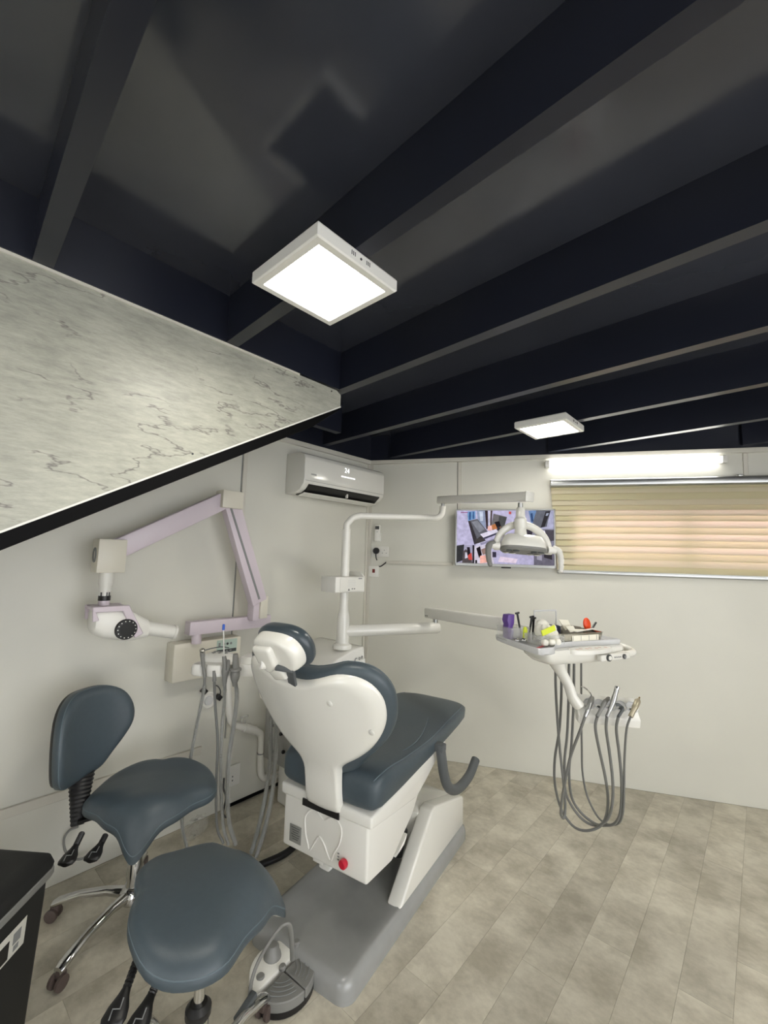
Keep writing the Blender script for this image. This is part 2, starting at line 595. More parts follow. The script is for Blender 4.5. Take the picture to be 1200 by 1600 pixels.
fill_door = struct('door_1', bm, BLACK)  # added glass door, never in view; sends daylight onto the chair back
for a, b in ((GX0, (GX0 + GX1) / 2), ((GX0 + GX1) / 2, GX1)):
    quick('pane', GLASS, fill_door, box, ((a + b) / 2, YR - .03, GZ / 2), (b - a - .06, .006, GZ - .10), smooth=0)
bm = B(); tube(bm, [((GX0 + GX1) / 2 + .10, YR + .05, .9), ((GX0 + GX1) / 2 + .10, YR + .05, 1.3)], .014, 12)
for z in (.95, 1.25): tube(bm, [((GX0 + GX1) / 2 + .10, YR + .05, z), ((GX0 + GX1) / 2 + .10, YR - .026, z)], .01, 8)
obj('door_handle', bm, CHROME, fill_door)

# window behind the blind
bm = B()
for (a, b, z0, z1) in ((WX0, WX1, WZ0, WZ0 + .035), (WX0, WX1, WZ1 - .035, WZ1), (WX0, WX0 + .035, WZ0, WZ1), (WX1 - .035, WX1, WZ0, WZ1), (2.28, 2.32, WZ0, WZ1)):
    wbox(bm, a, b, -.05, -.01, z0, z1, bev=.003)
window = struct('window_1', bm, OFFW)
wquick('pane', GLASS, window, WX0 + .03, 2.29, -.032, -.028, WZ0 + .03, WZ1 - .03)
wquick('pane', GLASS, window, 2.31, WX1 - .03, -.032, -.028, WZ0 + .03, WZ1 - .03)

# ceiling: glossy black deck on steel purlins
ZD, ZF = 2.522, 2.33
bm = B()
prism(bm, [(KX - .06, YR - .06), (XR + .06, YR - .06), (XR + .06, YBR + .06), (KX - .06, KY + .06)], lambda u, v, d: V(u, v, d), ZD, ZD + .03)
ceiling = struct('ceiling', bm, DECK)
J = Vector((-0.9981, 0.061, 0))
JN = Vector((0.061, 0.9981, 0))
def cchannel(bm, p, q, side, h0, h1, fl=.05, t=.005, lip=.014):
    """C section from p to q (both at z=0); web at the line, flanges towards side"""
    prof = [(0, h0), (fl, h0), (fl, h0 + lip), (fl - t, h0 + lip), (fl - t, h0 + t), (t, h0 + t), (t, h1 - t), (fl, h1 - t), (fl, h1), (0, h1)]
    p, q, side = V(p), V(q), V(side)
    a = [bm.verts.new(p + side * u + V(0, 0, z)) for u, z in prof]
    b = [bm.verts.new(q + side * u + V(0, 0, z)) for u, z in prof]
    n = len(prof)
    for i in range(n):
        bm.faces.new((a[i], a[(i + 1) % n], b[(i + 1) % n], b[i]))
    bm.faces.new(a[::-1]); bm.faces.new(b)
XB = -1.552                               # beam along the stair side
for k in range(-4, 8):
    n = 0.095 + 0.605 * k
    p = JN * n
    def atx(x):
        return p + J * ((x - p.x) / J.x)
    x0 = XB if k < 2 else KX + .012
    # left end against the back wall for the last ones
    a = atx(x0)
    if (a - V(KX, KY, 0)).dot(NW) < 0.03:
        dn = J.dot(NW)
        tt = (0.025 - (p - V(KX, KY, 0)).dot(NW)) / dn
        a = p + J * tt
    bm = B()
    cchannel(bm, a, atx(XR), JN, ZF, ZD)
    o = obj('purlin', bm, STEEL, ceiling, 0)
bm = B()
cchannel(bm, (XB, YR, 0), (XB, 1.42, 0), (-1, 0, 0), ZF, ZD)
obj('edge_beam', bm, STEEL, ceiling, 0)
bm = B()
cchannel(bm, (-2.10, 1.38, 0), (-2.10, 1.93, 0), (-1, 0, 0), ZF, ZD)
obj('trimmer', bm, STEEL, ceiling, 0)
bm = B()
box(bm, (KX - .02, (YR + KY) / 2, (WT + ZD) / 2), (.04, KY - YR + .1, ZD - WT))
wbox(bm, -.03, TR + .1, -.04, 0, WT, ZD)
box(bm, (XR + .02, (YR + YBR) / 2, (WT + ZD) / 2), (.04, YBR - YR, ZD - WT))
box(bm, ((KX + XR) / 2, YR - .02, (WT + ZD) / 2), (XR - KX, .04, ZD - WT))
obj('perimeter_beam', bm, STEEL, ceiling, 0)

# surface cable ducts on the walls (part of the setting)
bm = B()
box(bm, (KX + .009, 0.30, 0.385), (.018, 1.95, .040), Matrix.Rotation(0.0, 3, 'X'), .002, 1)
struct('trim_1', bm, STRIP)
bm = B()
wbox(bm, .165, .70, 0, .016, 1.452, 1.476, bev=.002)
struct('trim_2', bm, STRIP)
bm = B()
box(bm, (KX + .004, 2.03, 0.009), (.010, 1.1, .016))
struct('baseboard_left', bm, STRINGER)

# ================================================================ stair side hanging from the ceiling
st = thing('stair_side', 'grey cracked-plaster patterned stair side panel with black stringer edge, hung below ceiling', 'stair', (-1.57, 0.0, 1.5))
XP = -1.562
def yz(u, v, d):
    return V(d + 1.57, u, v - 1.5)
s_ = (2.25 - 1.542) / (1.423 - 0.195)
def zl(y): return 1.542 + s_ * (y - 0.195)
bm = B()
prism(bm, [(-1.2, 2.325), (-1.2, zl(-1.2)), (1.423, 2.25), (1.423, 2.309), (1.395, 2.325)], yz, XP - .018, XP)
obj('laminate_board', bm, MARBLE, st, 0)
bm = B()
prism(bm, [(-1.2, zl(-1.2) - .004), (-1.2, zl(-1.2) - .062), (1.25, zl(1.25) - .05), (1.423, 2.236), (1.423, 2.246)], yz, XP - .035, XP + .002, .002, 1)
obj('stringer', bm, STRINGER, st, 0)
bm = B()
beam(bm, (XP + .001 + 1.57, -1.2, zl(-1.2) - 1.502), (XP + .001 + 1.57, 1.423, 2.248 - 1.5), .006, .006)
obj('edge_trim', bm, WHITE, st, 0)
bm = B()
beam(bm, (XP + .002 + 1.57, -1.2, 2.325 - 1.5), (XP + .002 + 1.57, 1.16, 2.325 - 1.5), .008, .009)
obj('edge_trim', bm, STRIP, st, 0)
for (y, z) in ((1.36, 2.31), (0.70, 1.86)):
    quick('screw', DARKMARK, st, lathe, [(.004, 0), (.004, .002)], 8, (XP + 1.57, y, z - 1.5), (1, 0, 0))

# ================================================================ lamps
def panel_light(loc, label, w, slots=True):
    t = thing('ceiling_light', label, 'ceiling light', loc, R(-1.0), 'square ceiling panel lights')
    bm = B()
    h, i = .15, .126
    prof = [(h - .004, .042), (h, .036), (h, .004), (h - .004, 0), (i, 0), (i, .004)]
    rings = []
    for r, z in prof:
        rings.append([V(-r, -r, z), V(r, -r, z), V(r, r, z), V(-r, r, z)])
    loft(bm, rings, True, False)
    f = obj('frame', bm, WHITE, t, 20)
    bm = B()
    box(bm, (0, 0, .040), (.29, .29, .004))
    obj('back_plate', bm, WHITE, t, 0)
    bm = B()
    box(bm, (0, 0, .0045), (.252, .252, .003))
    obj('diffuser', bm, emit('panel_light_glow', (254, 249, 237), w), t, 0)
    for q in (-1, 1):
        for k in range(3):
            quick('vent_slot', DARKMARK, t, box, (.1505, q * .028 + (k - 1) * .006, .022), (.001, .002, .012), smooth=0)
    quick('screw', DARKMARK, t, lathe, [(.0035, 0), (.0035, .002)], 8, (.15, 0, .02), (1, 0, 0))
    return t
panel_light((-0.930, 0.767, 2.283), 'large square ceiling panel light nearest, beside the grey patterned stair side', PANEL_W)
panel_light((-0.917, 2.520, 2.283), 'far square ceiling panel light, nearest the back wall and its tube light', PANEL_W)
# added lamps, out of view behind and right, brightening left wall and chair
for i, (x, y) in enumerate(((0.75, 0.75), (0.75, -1.2), (-0.93, -1.2), (0.75, 2.52), (2.1, 0.75), (2.1, -1.2), (2.1, 2.52))):
    panel_light((x, y, 2.283), ['square ceiling panel light over the right side of the room', 'square ceiling panel light over the rear right of the room', 'square ceiling panel light over the rear left of the room', 'square ceiling panel light over the right side near the window', 'square ceiling panel light over the middle of the far right side', 'square ceiling panel light over the rear far right corner', 'square ceiling panel light over the far right side near the window'][i], PANEL_W)

t = thing('tube_light', 'long white batten tube light on back wall above the window blind', 'tube light', bw(1.39, 0, 2.19))
t.rotation_euler = (0, 0, math.atan2(DW.y, DW.x))
LT = 1.155
quick('casing', WHITE, t, box, (LT / 2, -.011, .04), (LT, .020, .036), bev=.003)
bm = B()
tube(bm, [(0.03, -.030, .040), (LT - .03, -.030, .040)], .0225, 16)
obj('diffuser', bm, emit('tube_light_glow', (255, 252, 246), TUBE_W), t)
for x in (.012, LT - .012):
    quick('end_cap', WHITE, t, box, (x, -.028, .04), (.030, .052, .050), bev=.004)

# ================================================================ blind
bl = thing('roller_blind', 'pale yellow zebra roller blind with grey headrail, daylight glowing through', 'window blind', bw(1.422, 0.0, 1.42))
bl.rotation_euler = (0, 0, math.atan2(DW.y, DW.x))
LB = 1.95
bm = B()
prism(bm, [(0, .636), (.055, .636), (.062, .645), (.062, .680), (.05, .692), (0, .692)], lambda u, v, d: V(d, -u - .001, v), 0.0, LB, .002, 1)
obj('headrail', bm, SILVER, bl, 30)
bm = B()
prism(bm, [(.012, 0.0), (.036, 0.0), (.040, .010), (.036, .030), (.012, .030)], lambda u, v, d: V(d, -u, v), 0.042, LB, .002, 1)
obj('bottom_rail', bm, SILVER, bl, 30)
zz = [.636, .617, .586, .538, .500, .465, .425, .387, .340, .295, .250, .205, .160, .113, .068, .028]
for i in range(len(zz) - 1):
    z1, z0 = zz[i], zz[i + 1]
    xl = .004 + .042 * (1 - (z0 + z1) / 1.272)
    bm = B()
    prism(bm, [(.020, z1 + .009), (.0212, z1 + .009), (.0375, z0), (.036, z0)], lambda u, v, d: V(d, -u, v), xl, LB, 0)
    obj('fabric_band', bm, FABRIC if i % 2 else FABRIC2, bl, 0)
quick('mounting_bracket', SILVER, bl, box, (1.20, -.03, .698), (.03, .03, .012), bev=.002)

# ================================================================ television
tv = thing('wall_television', 'wall television showing security camera views, silver frame, left of the blind', 'television', bw(.728, 0, 1.455))
tv.rotation_euler = (0, 0, math.atan2(DW.y, DW.x))
TW, TH = .722, .434
quick('cabinet', BLACK, tv, box, (TW / 2, -.052, TH / 2), (TW - .02, .04, TH - .02), bev=.006)
quick('wall_mount', BLACK, tv, box, (TW / 2, -.017, TH / 2), (.25, .034, .2), bev=.003)
bm = B()
fr = .011
for (a, b, c, d) in ((0, TW, 0, .022), (0, TW, TH - fr, TH), (0, fr, 0, TH), (TW - fr, TW, 0, TH)):
    box(bm, ((a + b) / 2, -.070, (c + d) / 2), (b - a, .012, d - c), None, .002, 1)
obj('bezel', bm, SILVER, tv)
quick('logo_tab', BLACK, tv, box, (TW * .52, -.068, -.004), (.07, .010, .010), bev=.003)
scr = bpy.data.materials.new('television_picture')
scr.use_nodes = True
nt = scr.node_tree
nt.nodes.clear()
e = nt.nodes.new('ShaderNodeEmission'); o_ = nt.nodes.new('ShaderNodeOutputMaterial'); at_ = nt.nodes.new('ShaderNodeVertexColor')
at_.layer_name = 'col'
tcs = nt.nodes.new('ShaderNodeTexCoord'); nzs = nt.nodes.new('ShaderNodeTexNoise'); nzs.inputs['Scale'].default_value = 38; nzs.inputs['Detail'].default_value = 4
mrs = nt.nodes.new('ShaderNodeMapRange'); mrs.inputs[1].default_value = .3; mrs.inputs[2].default_value = .7; mrs.inputs[3].default_value = .78; mrs.inputs[4].default_value = 1.08
mls = nt.nodes.new('ShaderNodeVectorMath'); mls.operation = 'SCALE'
nt.links.new(tcs.outputs['Object'], nzs.inputs['Vector']); nt.links.new(nzs.outputs['Fac'], mrs.inputs[0]); nt.links.new(mrs.outputs[0], mls.inputs['Scale']); nt.links.new(at_.outputs[0], mls.inputs[0])
nt.links.new(mls.outputs[0], e.inputs[0]); nt.links.new(e.outputs[0], o_.inputs[0]); e.inputs[1].default_value = 1.0
# camera views drawn as flat patches; u, v run 0..1 over the picture, v downwards
PIC = [((0, 0, 1, 0, 1, 1, 0, 1), (188, 182, 214)),
 ((.0, .0, .62, 0, .58, .30, .45, .62, .2, .72, 0, .66), (196, 190, 222)),
 ((.11, .02, .2, .01, .2, .16, .12, .2), (120, 160, 205)), ((.13, .03, .15, .03, .15, .18, .13, .18), (60, 90, 140)), ((.17, .02, .185, .02, .185, .16, .17, .16), (70, 100, 150)),
 ((.21, 0, .30, 0, .31, .33, .23, .26), (150, 160, 186)), ((.24, .02, .28, .02, .28, .2, .25, .2), (205, 214, 232)),
 ((.12, .2, .22, .16, .33, .40, .27, .46, .3, .56, .2, .66), (104, 104, 112)), ((.16, .22, .22, .19, .3, .36, .24, .42), (140, 142, 152)), ((.12, .2, .145, .2, .22, .56, .19, .66), (62, 58, 62)),
 ((.2, .56, .27, .47, .31, .57, .2, .66), (70, 66, 66)),
 ((.30, .0, .33, .0, .335, .34, .315, .36), (60, 50, 52)), ((.34, .01, .36, .01, .36, .3, .34, .3), (210, 208, 226)), ((.36, .0, .38, .0, .37, .3, .355, .3), (84, 70, 70)),
 ((.39, .06, .53, .12, .49, .42, .36, .36), (120, 116, 118)), ((.45, .1, .53, .13, .49, .4, .44, .3), (84, 84, 84)), ((.37, .28, .41, .25, .47, .30, .43, .4, .37, .34), (200, 130, 84)), ((.40, .22, .45, .2, .47, .3, .43, .34), (40, 36, 40)), ((.33, .3, .37, .28, .38, .38, .33, .38), (250, 196, 188)), ((.44, .3, .47, .34, .45, .42, .42, .38), (60, 60, 70)),
 ((.25, .45, .42, .35, .45, .42, .29, .53), (232, 226, 244)), ((.28, .52, .45, .4, .46, .43, .29, .55), (74, 72, 92)), ((.2, .64, .5, .46, .52, .52, .22, .72), (210, 206, 232)), ((.25, .62, .48, .48, .49, .51, .26, .66), (150, 146, 172)),
 ((.55, .02, .575, .02, .575, .07, .55, .07), (214, 96, 92)),
 ((.71, .0, 1, 0, 1, .34, .71, .34), (182, 182, 210)), ((.75, .01, .83, 0, .85, .22, .78, .27), (112, 142, 186)), ((.77, .06, .79, .05, .8, .2, .78, .22), (60, 82, 122)), ((.83, .0, .97, 0, .93, .3, .84, .33, .78, .3), (110, 112, 122)), ((.92, .02, .97, .01, .91, .3, .87, .32), (56, 54, 58)), ((.93, .05, .955, .05, .94, .1, .92, .1), (170, 176, 196)),
 ((.68, .34, 1, .34, 1, .66, .68, .66), (140, 138, 154)), ((.7, .34, .8, .34, .78, .46, .7, .48), (66, 62, 72)), ((.83, .38, .94, .37, .95, .6, .86, .62), (204, 198, 222)), ((.91, .36, 1, .36, 1, .55, .94, .58), (84, 80, 88)), ((.88, .4, .91, .4, .92, .56, .89, .56), (232, 228, 244)),
 ((.8, .66, 1, .66, 1, 1, .8, 1), (112, 108, 122)), ((.9, .68, .98, .7, .98, .9, .9, .86), (60, 56, 62)), ((.83, .72, .88, .72, .88, .92, .83, .9), (160, 156, 172)),
 ((0, .66, .17, .66, .17, 1, 0, 1), (170, 166, 190)), ((0, .68, .08, .65, .07, .95, 0, 1), (58, 58, 60)), ((.07, .78, .1, .74, .15, .82, .17, 1, .06, 1), (90, 82, 84)), ((.11, .7, .14, .7, .15, .84, .12, .86), (40, 34, 40)), ((.12, .86, .16, .8, .17, .94, .13, .94), (206, 84, 76)), ((.09, .8, .11, .8, .12, .9, .09, .92), (214, 210, 224)), ((.17, .66, .19, .66, .19, 1, .17, 1), (46, 42, 48)),
 ((.19, .68, .36, .64, .40, 1, .19, 1), (216, 208, 224)), ((.21, .72, .25, .68, .27, .84, .24, .9), (34, 28, 32)), ((.26, .74, .34, .68, .34, .8, .28, .84), (150, 124, 116)), ((.25, .86, .32, .84, .33, .98, .25, 1), (250, 186, 172)), ((.2, .94, .22, .94, .22, 1, .2, 1), (40, 40, 44)), ((.3, .66, .36, .7, .34, .78), (92, 84, 92)),
 ((.38, .78, .42, .78, .42, .88, .38, .88), (60, 56, 72)), ((.46, .86, .64, .9, .62, .98, .44, .96), (232, 214, 232)), ((.04, .03, .12, .03, .12, .045, .04, .045), (150, 80, 130))]
me = bpy.data.meshes.new('screen_picture')
vs, fs, cs = [], [], []
for i, (p, c) in enumerate(PIC):
    n0 = len(vs)
    for k in range(0, len(p), 2):
        vs.append((fr + p[k] * (TW - 2 * fr), -.0725 - i * .00002, TH - fr - p[k + 1] * (TH - fr - .022)))
    fs.append(list(range(n0, len(vs))))
    cs += [lin(c)] * (len(vs) - n0)
me.from_pydata(vs, [], fs)
ca = me.color_attributes.new('col', 'FLOAT_COLOR', 'POINT')
for i, c in enumerate(cs):
    ca.data[i].color = c
me.materials.append(scr)
o = bpy.data.objects.new('screen', me); COL.objects.link(o); o.parent = tv

# ================================================================ air conditioner
ac = thing('air_conditioner', 'white split air conditioner on left wall under the ceiling by the corner', 'air conditioner', (KX, 1.757, 1.915))
LA = .80
prof = [(0, 0.0), (.12, 0.006), (.165, .028), (.200, .062), (.207, .10), (.205, .235), (.19, .262), (.15, .278), (0, .285)]
bm = B()
prism(bm, prof, lambda u, v, d: V(u, d, v), 0.0, LA, .006, 2)
obj('body', bm, WHITEG, ac, 30)
bm = B()
prism(bm, [(.060, .0), (.145, .014), (.197, .058), (.195, .064), (.14, .02), (.06, .006)], lambda u, v, d: V(u + .003, d, v - .003), .045, LA - .045)
obj('air_outlet', bm, BLACK, ac, 0)
bm = B()
prism(bm, [(.10, -.004), (.160, .012), (.162, .016), (.10, .0)], lambda u, v, d: V(u + .004, d, v - .010), .035, LA - .05)
obj('louvre', bm, WHITE, ac, 0)
quick('louvre_pin', WHITE, ac, box, (.176, LA / 2 + .02, .026), (.02, .012, .03), bev=.002)
quick('panel_seam', GREYMARK, ac, box, (.2072, LA / 2, .082), (.002, LA - .02, .002), smooth=0)
ROTX = Matrix(((0, 0, 1, 0), (1, 0, 0, 0), (0, 1, 0, 0), (0, 0, 0, 1)))    # text upright, read from +x
AM = Matrix.Translation((.2068, .385, .205)) @ ROTX
text_mesh('temperature_display', '24', .05, emit('display_glow', (250, 255, 255), 1.6), ac, AM)
quick('display_window', emit('display_bar_glow', (255, 255, 255), 1.2), ac, box, (.2062, .40, .158), (.002, .14, .010), smooth=0)
for k in range(6):
    quick('brand_mark', GREYMARK, ac, box, (.2065, .058 + k * .008, .128), (.001, .005, .011), smooth=0)

# ================================================================ fittings on the back wall
def wthing(name, label, cat, t, z, group=None):
    o = thing(name, label, cat, bw(t, 0, z), math.atan2(DW.y, DW.x), group)
    return o
rm = wthing('remote_control', 'white air conditioner remote control in wall holder above the socket', 'remote control', .088, 1.70)
quick('holder', WHITE, rm, box, (0, -.010, -.035), (.058, .020, .075), bev=.004)
quick('handset', WHITE, rm, box, (-.003, -.020, 0), (.046, .018, .135), bev=.006)
quick('display', DARKMARK, rm, box, (-.003, -.0295, .042), (.034, .001, .026), smooth=0)
quick('button_pad', GREYMARK, rm, box, (-.003, -.0295, .008), (.006, .001, .006), smooth=0)
sk = wthing('double_socket', 'white double wall socket near the corner under the remote', 'socket', .108, 1.548)
quick('face_plate', WHITE, sk, box, (0, -.006, 0), (.146, .012, .086), bev=.004)
for x in (.022, .055, .038):
    quick('pin_hole', DARKMARK, sk, box, (x, -.0122, -.012 if x != .038 else .012), (.007, .001, .004), smooth=0)
quick('rocker', WHITE, sk, box, (.012, -.013, .022), (.010, .004, .016), bev=.001)
quick('rocker', WHITE, sk, box, (.062, -.013, .022), (.010, .004, .016), bev=.001)
pg = wthing('power_plug', 'round black power plug in left half of the double socket', 'plug', .082, 1.553)
quick('body', BLACK, pg, lathe, [(.022, 0), (.026, .006), (.026, .026), (.02, .034)], 18, (0, -.0125, 0), (0, -1, 0))
bm = B()
tube(bm, spline([(0, -.035, -.012), (.001, -.037, -.04), (.003, -.03, -.062), (.006, -.02, -.075)], 5), .005, 8)
obj('cord', bm, BLACK, pg)
sw = wthing('switch', 'square white wall switch with dark red rocker below the socket', 'switch', .062, 1.385)
quick('face_plate', WHITE, sw, box, (0, -.008, 0), (.088, .016, .088), bev=.004)
quick('rocker', DRED, sw, box, (0, -.018, .004), (.022, .007, .030), bev=.002)
cb = wthing('cable_end', 'short black cable hanging from left end of wall duct', 'cable', .15, 1.44)
bm = B()
tube(bm, spline([(.022, -.008, .028), (.0, -.012, .010), (-.03, -.012, -.012), (-.052, -.006, -.014)], 5), .005, 8)
obj('cable', bm, BLACK, cb)

# ================================================================ dental chair
# local frame: x to the chair's right, y towards the foot end, floor at z = 0
CA = math.atan2(.162, .987)
CX = V(.987 * -1.14 - .162 * 1.85, .162 * -1.14 + .987 * 1.85, 0)
ch = thing('dental_chair', 'slate grey dental chair with white shell on glossy grey floor base', 'dental chair', CX, CA)

def rrect(x0, x1, y0, y1, r, n=5):
    out = []
    for cx, cy, a0 in ((x1 - r, y1 - r, 0), (x0 + r, y1 - r, 90), (x0 + r, y0 + r, 180), (x1 - r, y0 + r, 270)):
        for k in range(n + 1):
            a = R(a0 + 90 * k / n)
            out.append((cx + r * math.cos(a), cy + r * math.sin(a)))
    return out
def slab(bm, outline_fn, levels):
    """stack of outlines: levels = [(inset, z)]"""
    loft(bm, [[V(x, y, z) for x, y in outline_fn(i)] for i, z in levels], True, True)

bm = B()
slab(bm, lambda i: rrect(-.25 + i, .236 - i, -.545 + i, .565 - i, max(.05 - i, .01)), [(0, 0), (0, .04), (.006, .058), (.016, .068), (.03, .072), (.06, .066), (.2, .066)])
obj('base_plate', bm, BASEG, ch, 30)

# white covers over the lift: side cheeks and sloping hood
for sx in (1, -1):
    bm = B()
    prism(bm, [(-.165, .066), (.13, .318), (.17, .322), (.525, .215), (.53, .20), (.53, .066)], lambda u, v, d: V(d * sx, u, v), .152, .222, .010, 3)
    obj('lift_cheek', bm, WHITEG, ch, 30)
bm = B()
prism(bm, [(.10, .066), (.10, .300), (.17, .318), (.525, .211), (.528, .066)], lambda u, v, d: V(d, u, v), -.16, .16, .006, 2)
obj('lift_hood', bm, WHITEG, ch, 30)
bm = B()
beam(bm, (0, .08, .16), (0, -.30, .36), .22, .12, (0, 0, 1), .01)
obj('lift_arm', bm, DGREY, ch)

# seat body
side = [(-.410, .297), (-.225, .283), (-.05, .385), (.00, .44), (.14, .52), (.245, .572), (.245, .60), (.0, .575), (-.20, .55), (-.41, .535)]
bm = B()
prism(bm, side, lambda u, v, d: V(d, u, v), -.215, .213, .012, 3)
obj('seat_body', bm, WHITE, ch, 30)
rim = [(-.415, .495), (-.30, .482), (-.05, .455), (.03, .485), (.14, .532), (.25, .574), (.26, .602), (.0, .580), (-.20, .556), (-.415, .540)]
bm = B()
prism(bm, rim, lambda u, v, d: V(d, u, v), -.232, .230, .010, 3)
obj('seat_rim', bm, WHITE, ch, 30)
bm = B()
prism(bm, [(-.20, .283), (-.13, .30), (-.10, .33), (-.16, .30)], lambda u, v, d: V(d, u, v), -.19, .216, .003, 1)
obj('body_lug', bm, WHITE, ch, 30)
YB = -.4125
def back(px, pz):
    return V(px, YB, pz)
# slot below the backrest neck
quick('neck_slot', BLACK, ch, box, (-.012, -.4170, .500), (.186, .006, .026), smooth=0)
# raised tooth outline on the back
tooth = [(-0.088, -0.409, 0.378), (-0.095, -0.409, 0.436), (-0.076, -0.409, 0.469), (-0.046, -0.409, 0.485), (-0.019, -0.409, 0.470), (0.008, -0.409, 0.460), (0.045, -0.409, 0.483), (0.077, -0.409, 0.473), (0.091, -0.409, 0.445), (0.081, -0.409, 0.396), (0.058, -0.409, 0.358), (0.044, -0.409, 0.325), (0.024, -0.409, 0.346), (0.006, -0.409, 0.374), (-0.018, -0.409, 0.390), (-0.039, -0.409, 0.363), (-0.064, -0.409, 0.326), (-0.075, -0.409, 0.346)]
bm = B()
tube(bm, spline([(p[0], YB + .002, p[2]) for p in tooth], 4, True), .0036, 8, True)
obj('tooth_emblem', bm, WHITE, ch)
# rating plate with rows of fine print, knob, mark
pl = (-0.142, -0.409, 0.359)
quick('rating_plate', PLATE, ch, box, (pl[0], YB, pl[2]), (.062, .003, .066), bev=.001)
for k in range(6):
    quick('print_line', DARKMARK, ch, box, (pl[0] + .002, YB - .0018, pl[2] + .024 - .0085 * k), (.046 - .008 * (k % 3), .0006, .0022), smooth=0)
kb = (0.111, -0.409, 0.343)
quick('red_knob', RED, ch, lathe, [(.016, 0), (.018, .004), (.017, .016), (.012, .020)], 18, (kb[0], YB + .001, kb[2]), (0, -1, 0))
for k in range(3):
    quick('knob_mark', GREYMARK, ch, box, (kb[0] - .030, YB, kb[2] + .022 - .011 * k), (.008, .001, .005), smooth=0)
quick('under_bracket', WHITE, ch, box, (-.03, -.39, .291), (.05, .02, .016), bev=.003)

# seat and leg cushion
def se_ring(y, w, z0, z1, e=.45, n=32, cx=0.0):
    out = []
    zc, h = (z0 + z1) / 2, (z1 - z0) / 2
    for k in range(n):
        a = 2 * math.pi * k / n
        c_, s_ = math.cos(a), math.sin(a)
        out.append(V(cx + w * math.copysign(abs(c_) ** e, c_), y, zc + h * math.copysign(abs(s_) ** e, s_)))
    return out
SEAT = [(-.408, .20, .575, .625, .5), (-.405, .224, .556, .648, .4), (-.395, .238, .546, .668, .34), (-.36, .246, .542, .682, .32), (-.28, .247, .546, .684, .32), (-.18, .245, .552, .672, .33),
        (-.05, .243, .562, .664, .35), (.08, .242, .572, .660, .36), (.18, .240, .580, .664, .38), (.30, .238, .590, .676, .4), (.42, .236, .602, .684, .42), (.52, .228, .612, .684, .45), (.58, .208, .620, .680, .5), (.615, .176, .628, .674, .55), (.632, .14, .638, .664, .7)]
bm = B()
loft(bm, [se_ring(*a) for a in SEAT], True, True)
obj('seat_cushion', bm, LEATHER, ch, 60)
# piping along both long sides and across the back corner
for sx in (1, -1):
    pts = []
    for y, w, z0, z1, e in SEAT[2:13]:
        a = R(38)
        h = (z1 - z0) / 2
        pts.append(V(sx * w * math.cos(a) ** e, y, (z0 + z1) / 2 + h * math.sin(a) ** e))
    bm = B()
    tube(bm, spline(pts, 3), .0022, 6)
    obj('piping', bm, SEAM, ch)
    bm = B()
    pts = [V(sx * (.13 + .065 * math.sin(math.pi * q)), -.36 + .62 * q, .6855 - .021 * math.sin(math.pi * q) ** .7 - .001) for q in [i / 10 for i in range(11)]]
    tube(bm, pts, .0018, 6)
    obj('seam', bm, SEAM, ch)

# backrest: white shell behind, padded front
def bk(x, u, off):
    """point on the reclined back surface; off > 0 towards the front"""
    y = -.42 - .45 * max(u, .05) + .12 * max(0, .05 - u) + .85 * x * x - .35 * max(0, abs(x) - .2) ** 2
    z = .62 + .893 * u
    return V(x, y + off * .893, z + off * .45)
half = [(.0, .475), (.06, .476), (.12, .492), (.19, .517), (.255, .515), (.30, .487), (.325, .435), (.326, .375), (.312, .315), (.280, .25), (.235, .190), (.18, .140), (.125, .100), (.098, .070), (.090, .03), (.087, -.05), (.086, -.130), (.05, -.138)]
outl = half + [(-x, u) for x, u in half[::-1] if x > 0] + []
outl = [(x, u) for x, u in outl]
BO = [(p.x, p.y) for p in spline([(x, u, 0) for x, u in outl], 3, True)]
def edge_roll(rho, h):
    return h * max(0, (rho - .88) / .12) ** 2
bm = B()
blob(bm, BO, (0, .30), lambda x, u, r: bk(x, u, -.012 + edge_roll(r, .022)), lambda x, u, r: bk(x, u, .016), 12)
obj('back_shell', bm, WHITEG, ch, 50)
half2 = [(.0, .500), (.08, .502), (.15, .520), (.21, .540), (.28, .533), (.325, .498), (.348, .44), (.348, .375), (.334, .31), (.302, .24), (.255, .178), (.20, .12), (.15, .06), (.10, .03), (.05, .02), (.0, .02)]
out2 = half2 + [(-x, u) for x, u in half2[::-1] if x > 0]
BO2 = [(p.x, p.y) for p in spline([(x, u, 0) for x, u in out2], 3, True)]
def rnd_edge(r, h):
    return h * (1 - math.sqrt(max(0.0, 1 - max(0, (r - .8) / .2) ** 2)))
bm = B()
blob(bm, BO2, (0, .30), lambda x, u, r: bk(x, u, .085 - rnd_edge(r, .036)), lambda x, u, r: bk(x, u, .012 + rnd_edge(r, .022)), 12)
obj('back_cushion', bm, LEATHER, ch, 60)
bm = B()
tube(bm, [bk(x * .965, .30 + (u - .30) * .965, .071) for x, u in BO2], .0022, 6, True)
obj('piping', bm, SEAM, ch)
for (x, u) in ((.275, .30), (.155, .41)):
    bm = B()
    p = bk(x, u, -.012)
    lathe(bm, [(.012, 0), (.012, .004), (.008, .006)], 16, p, (0, -.9, -.4))
    obj('shell_stud', bm, WHITE, ch)

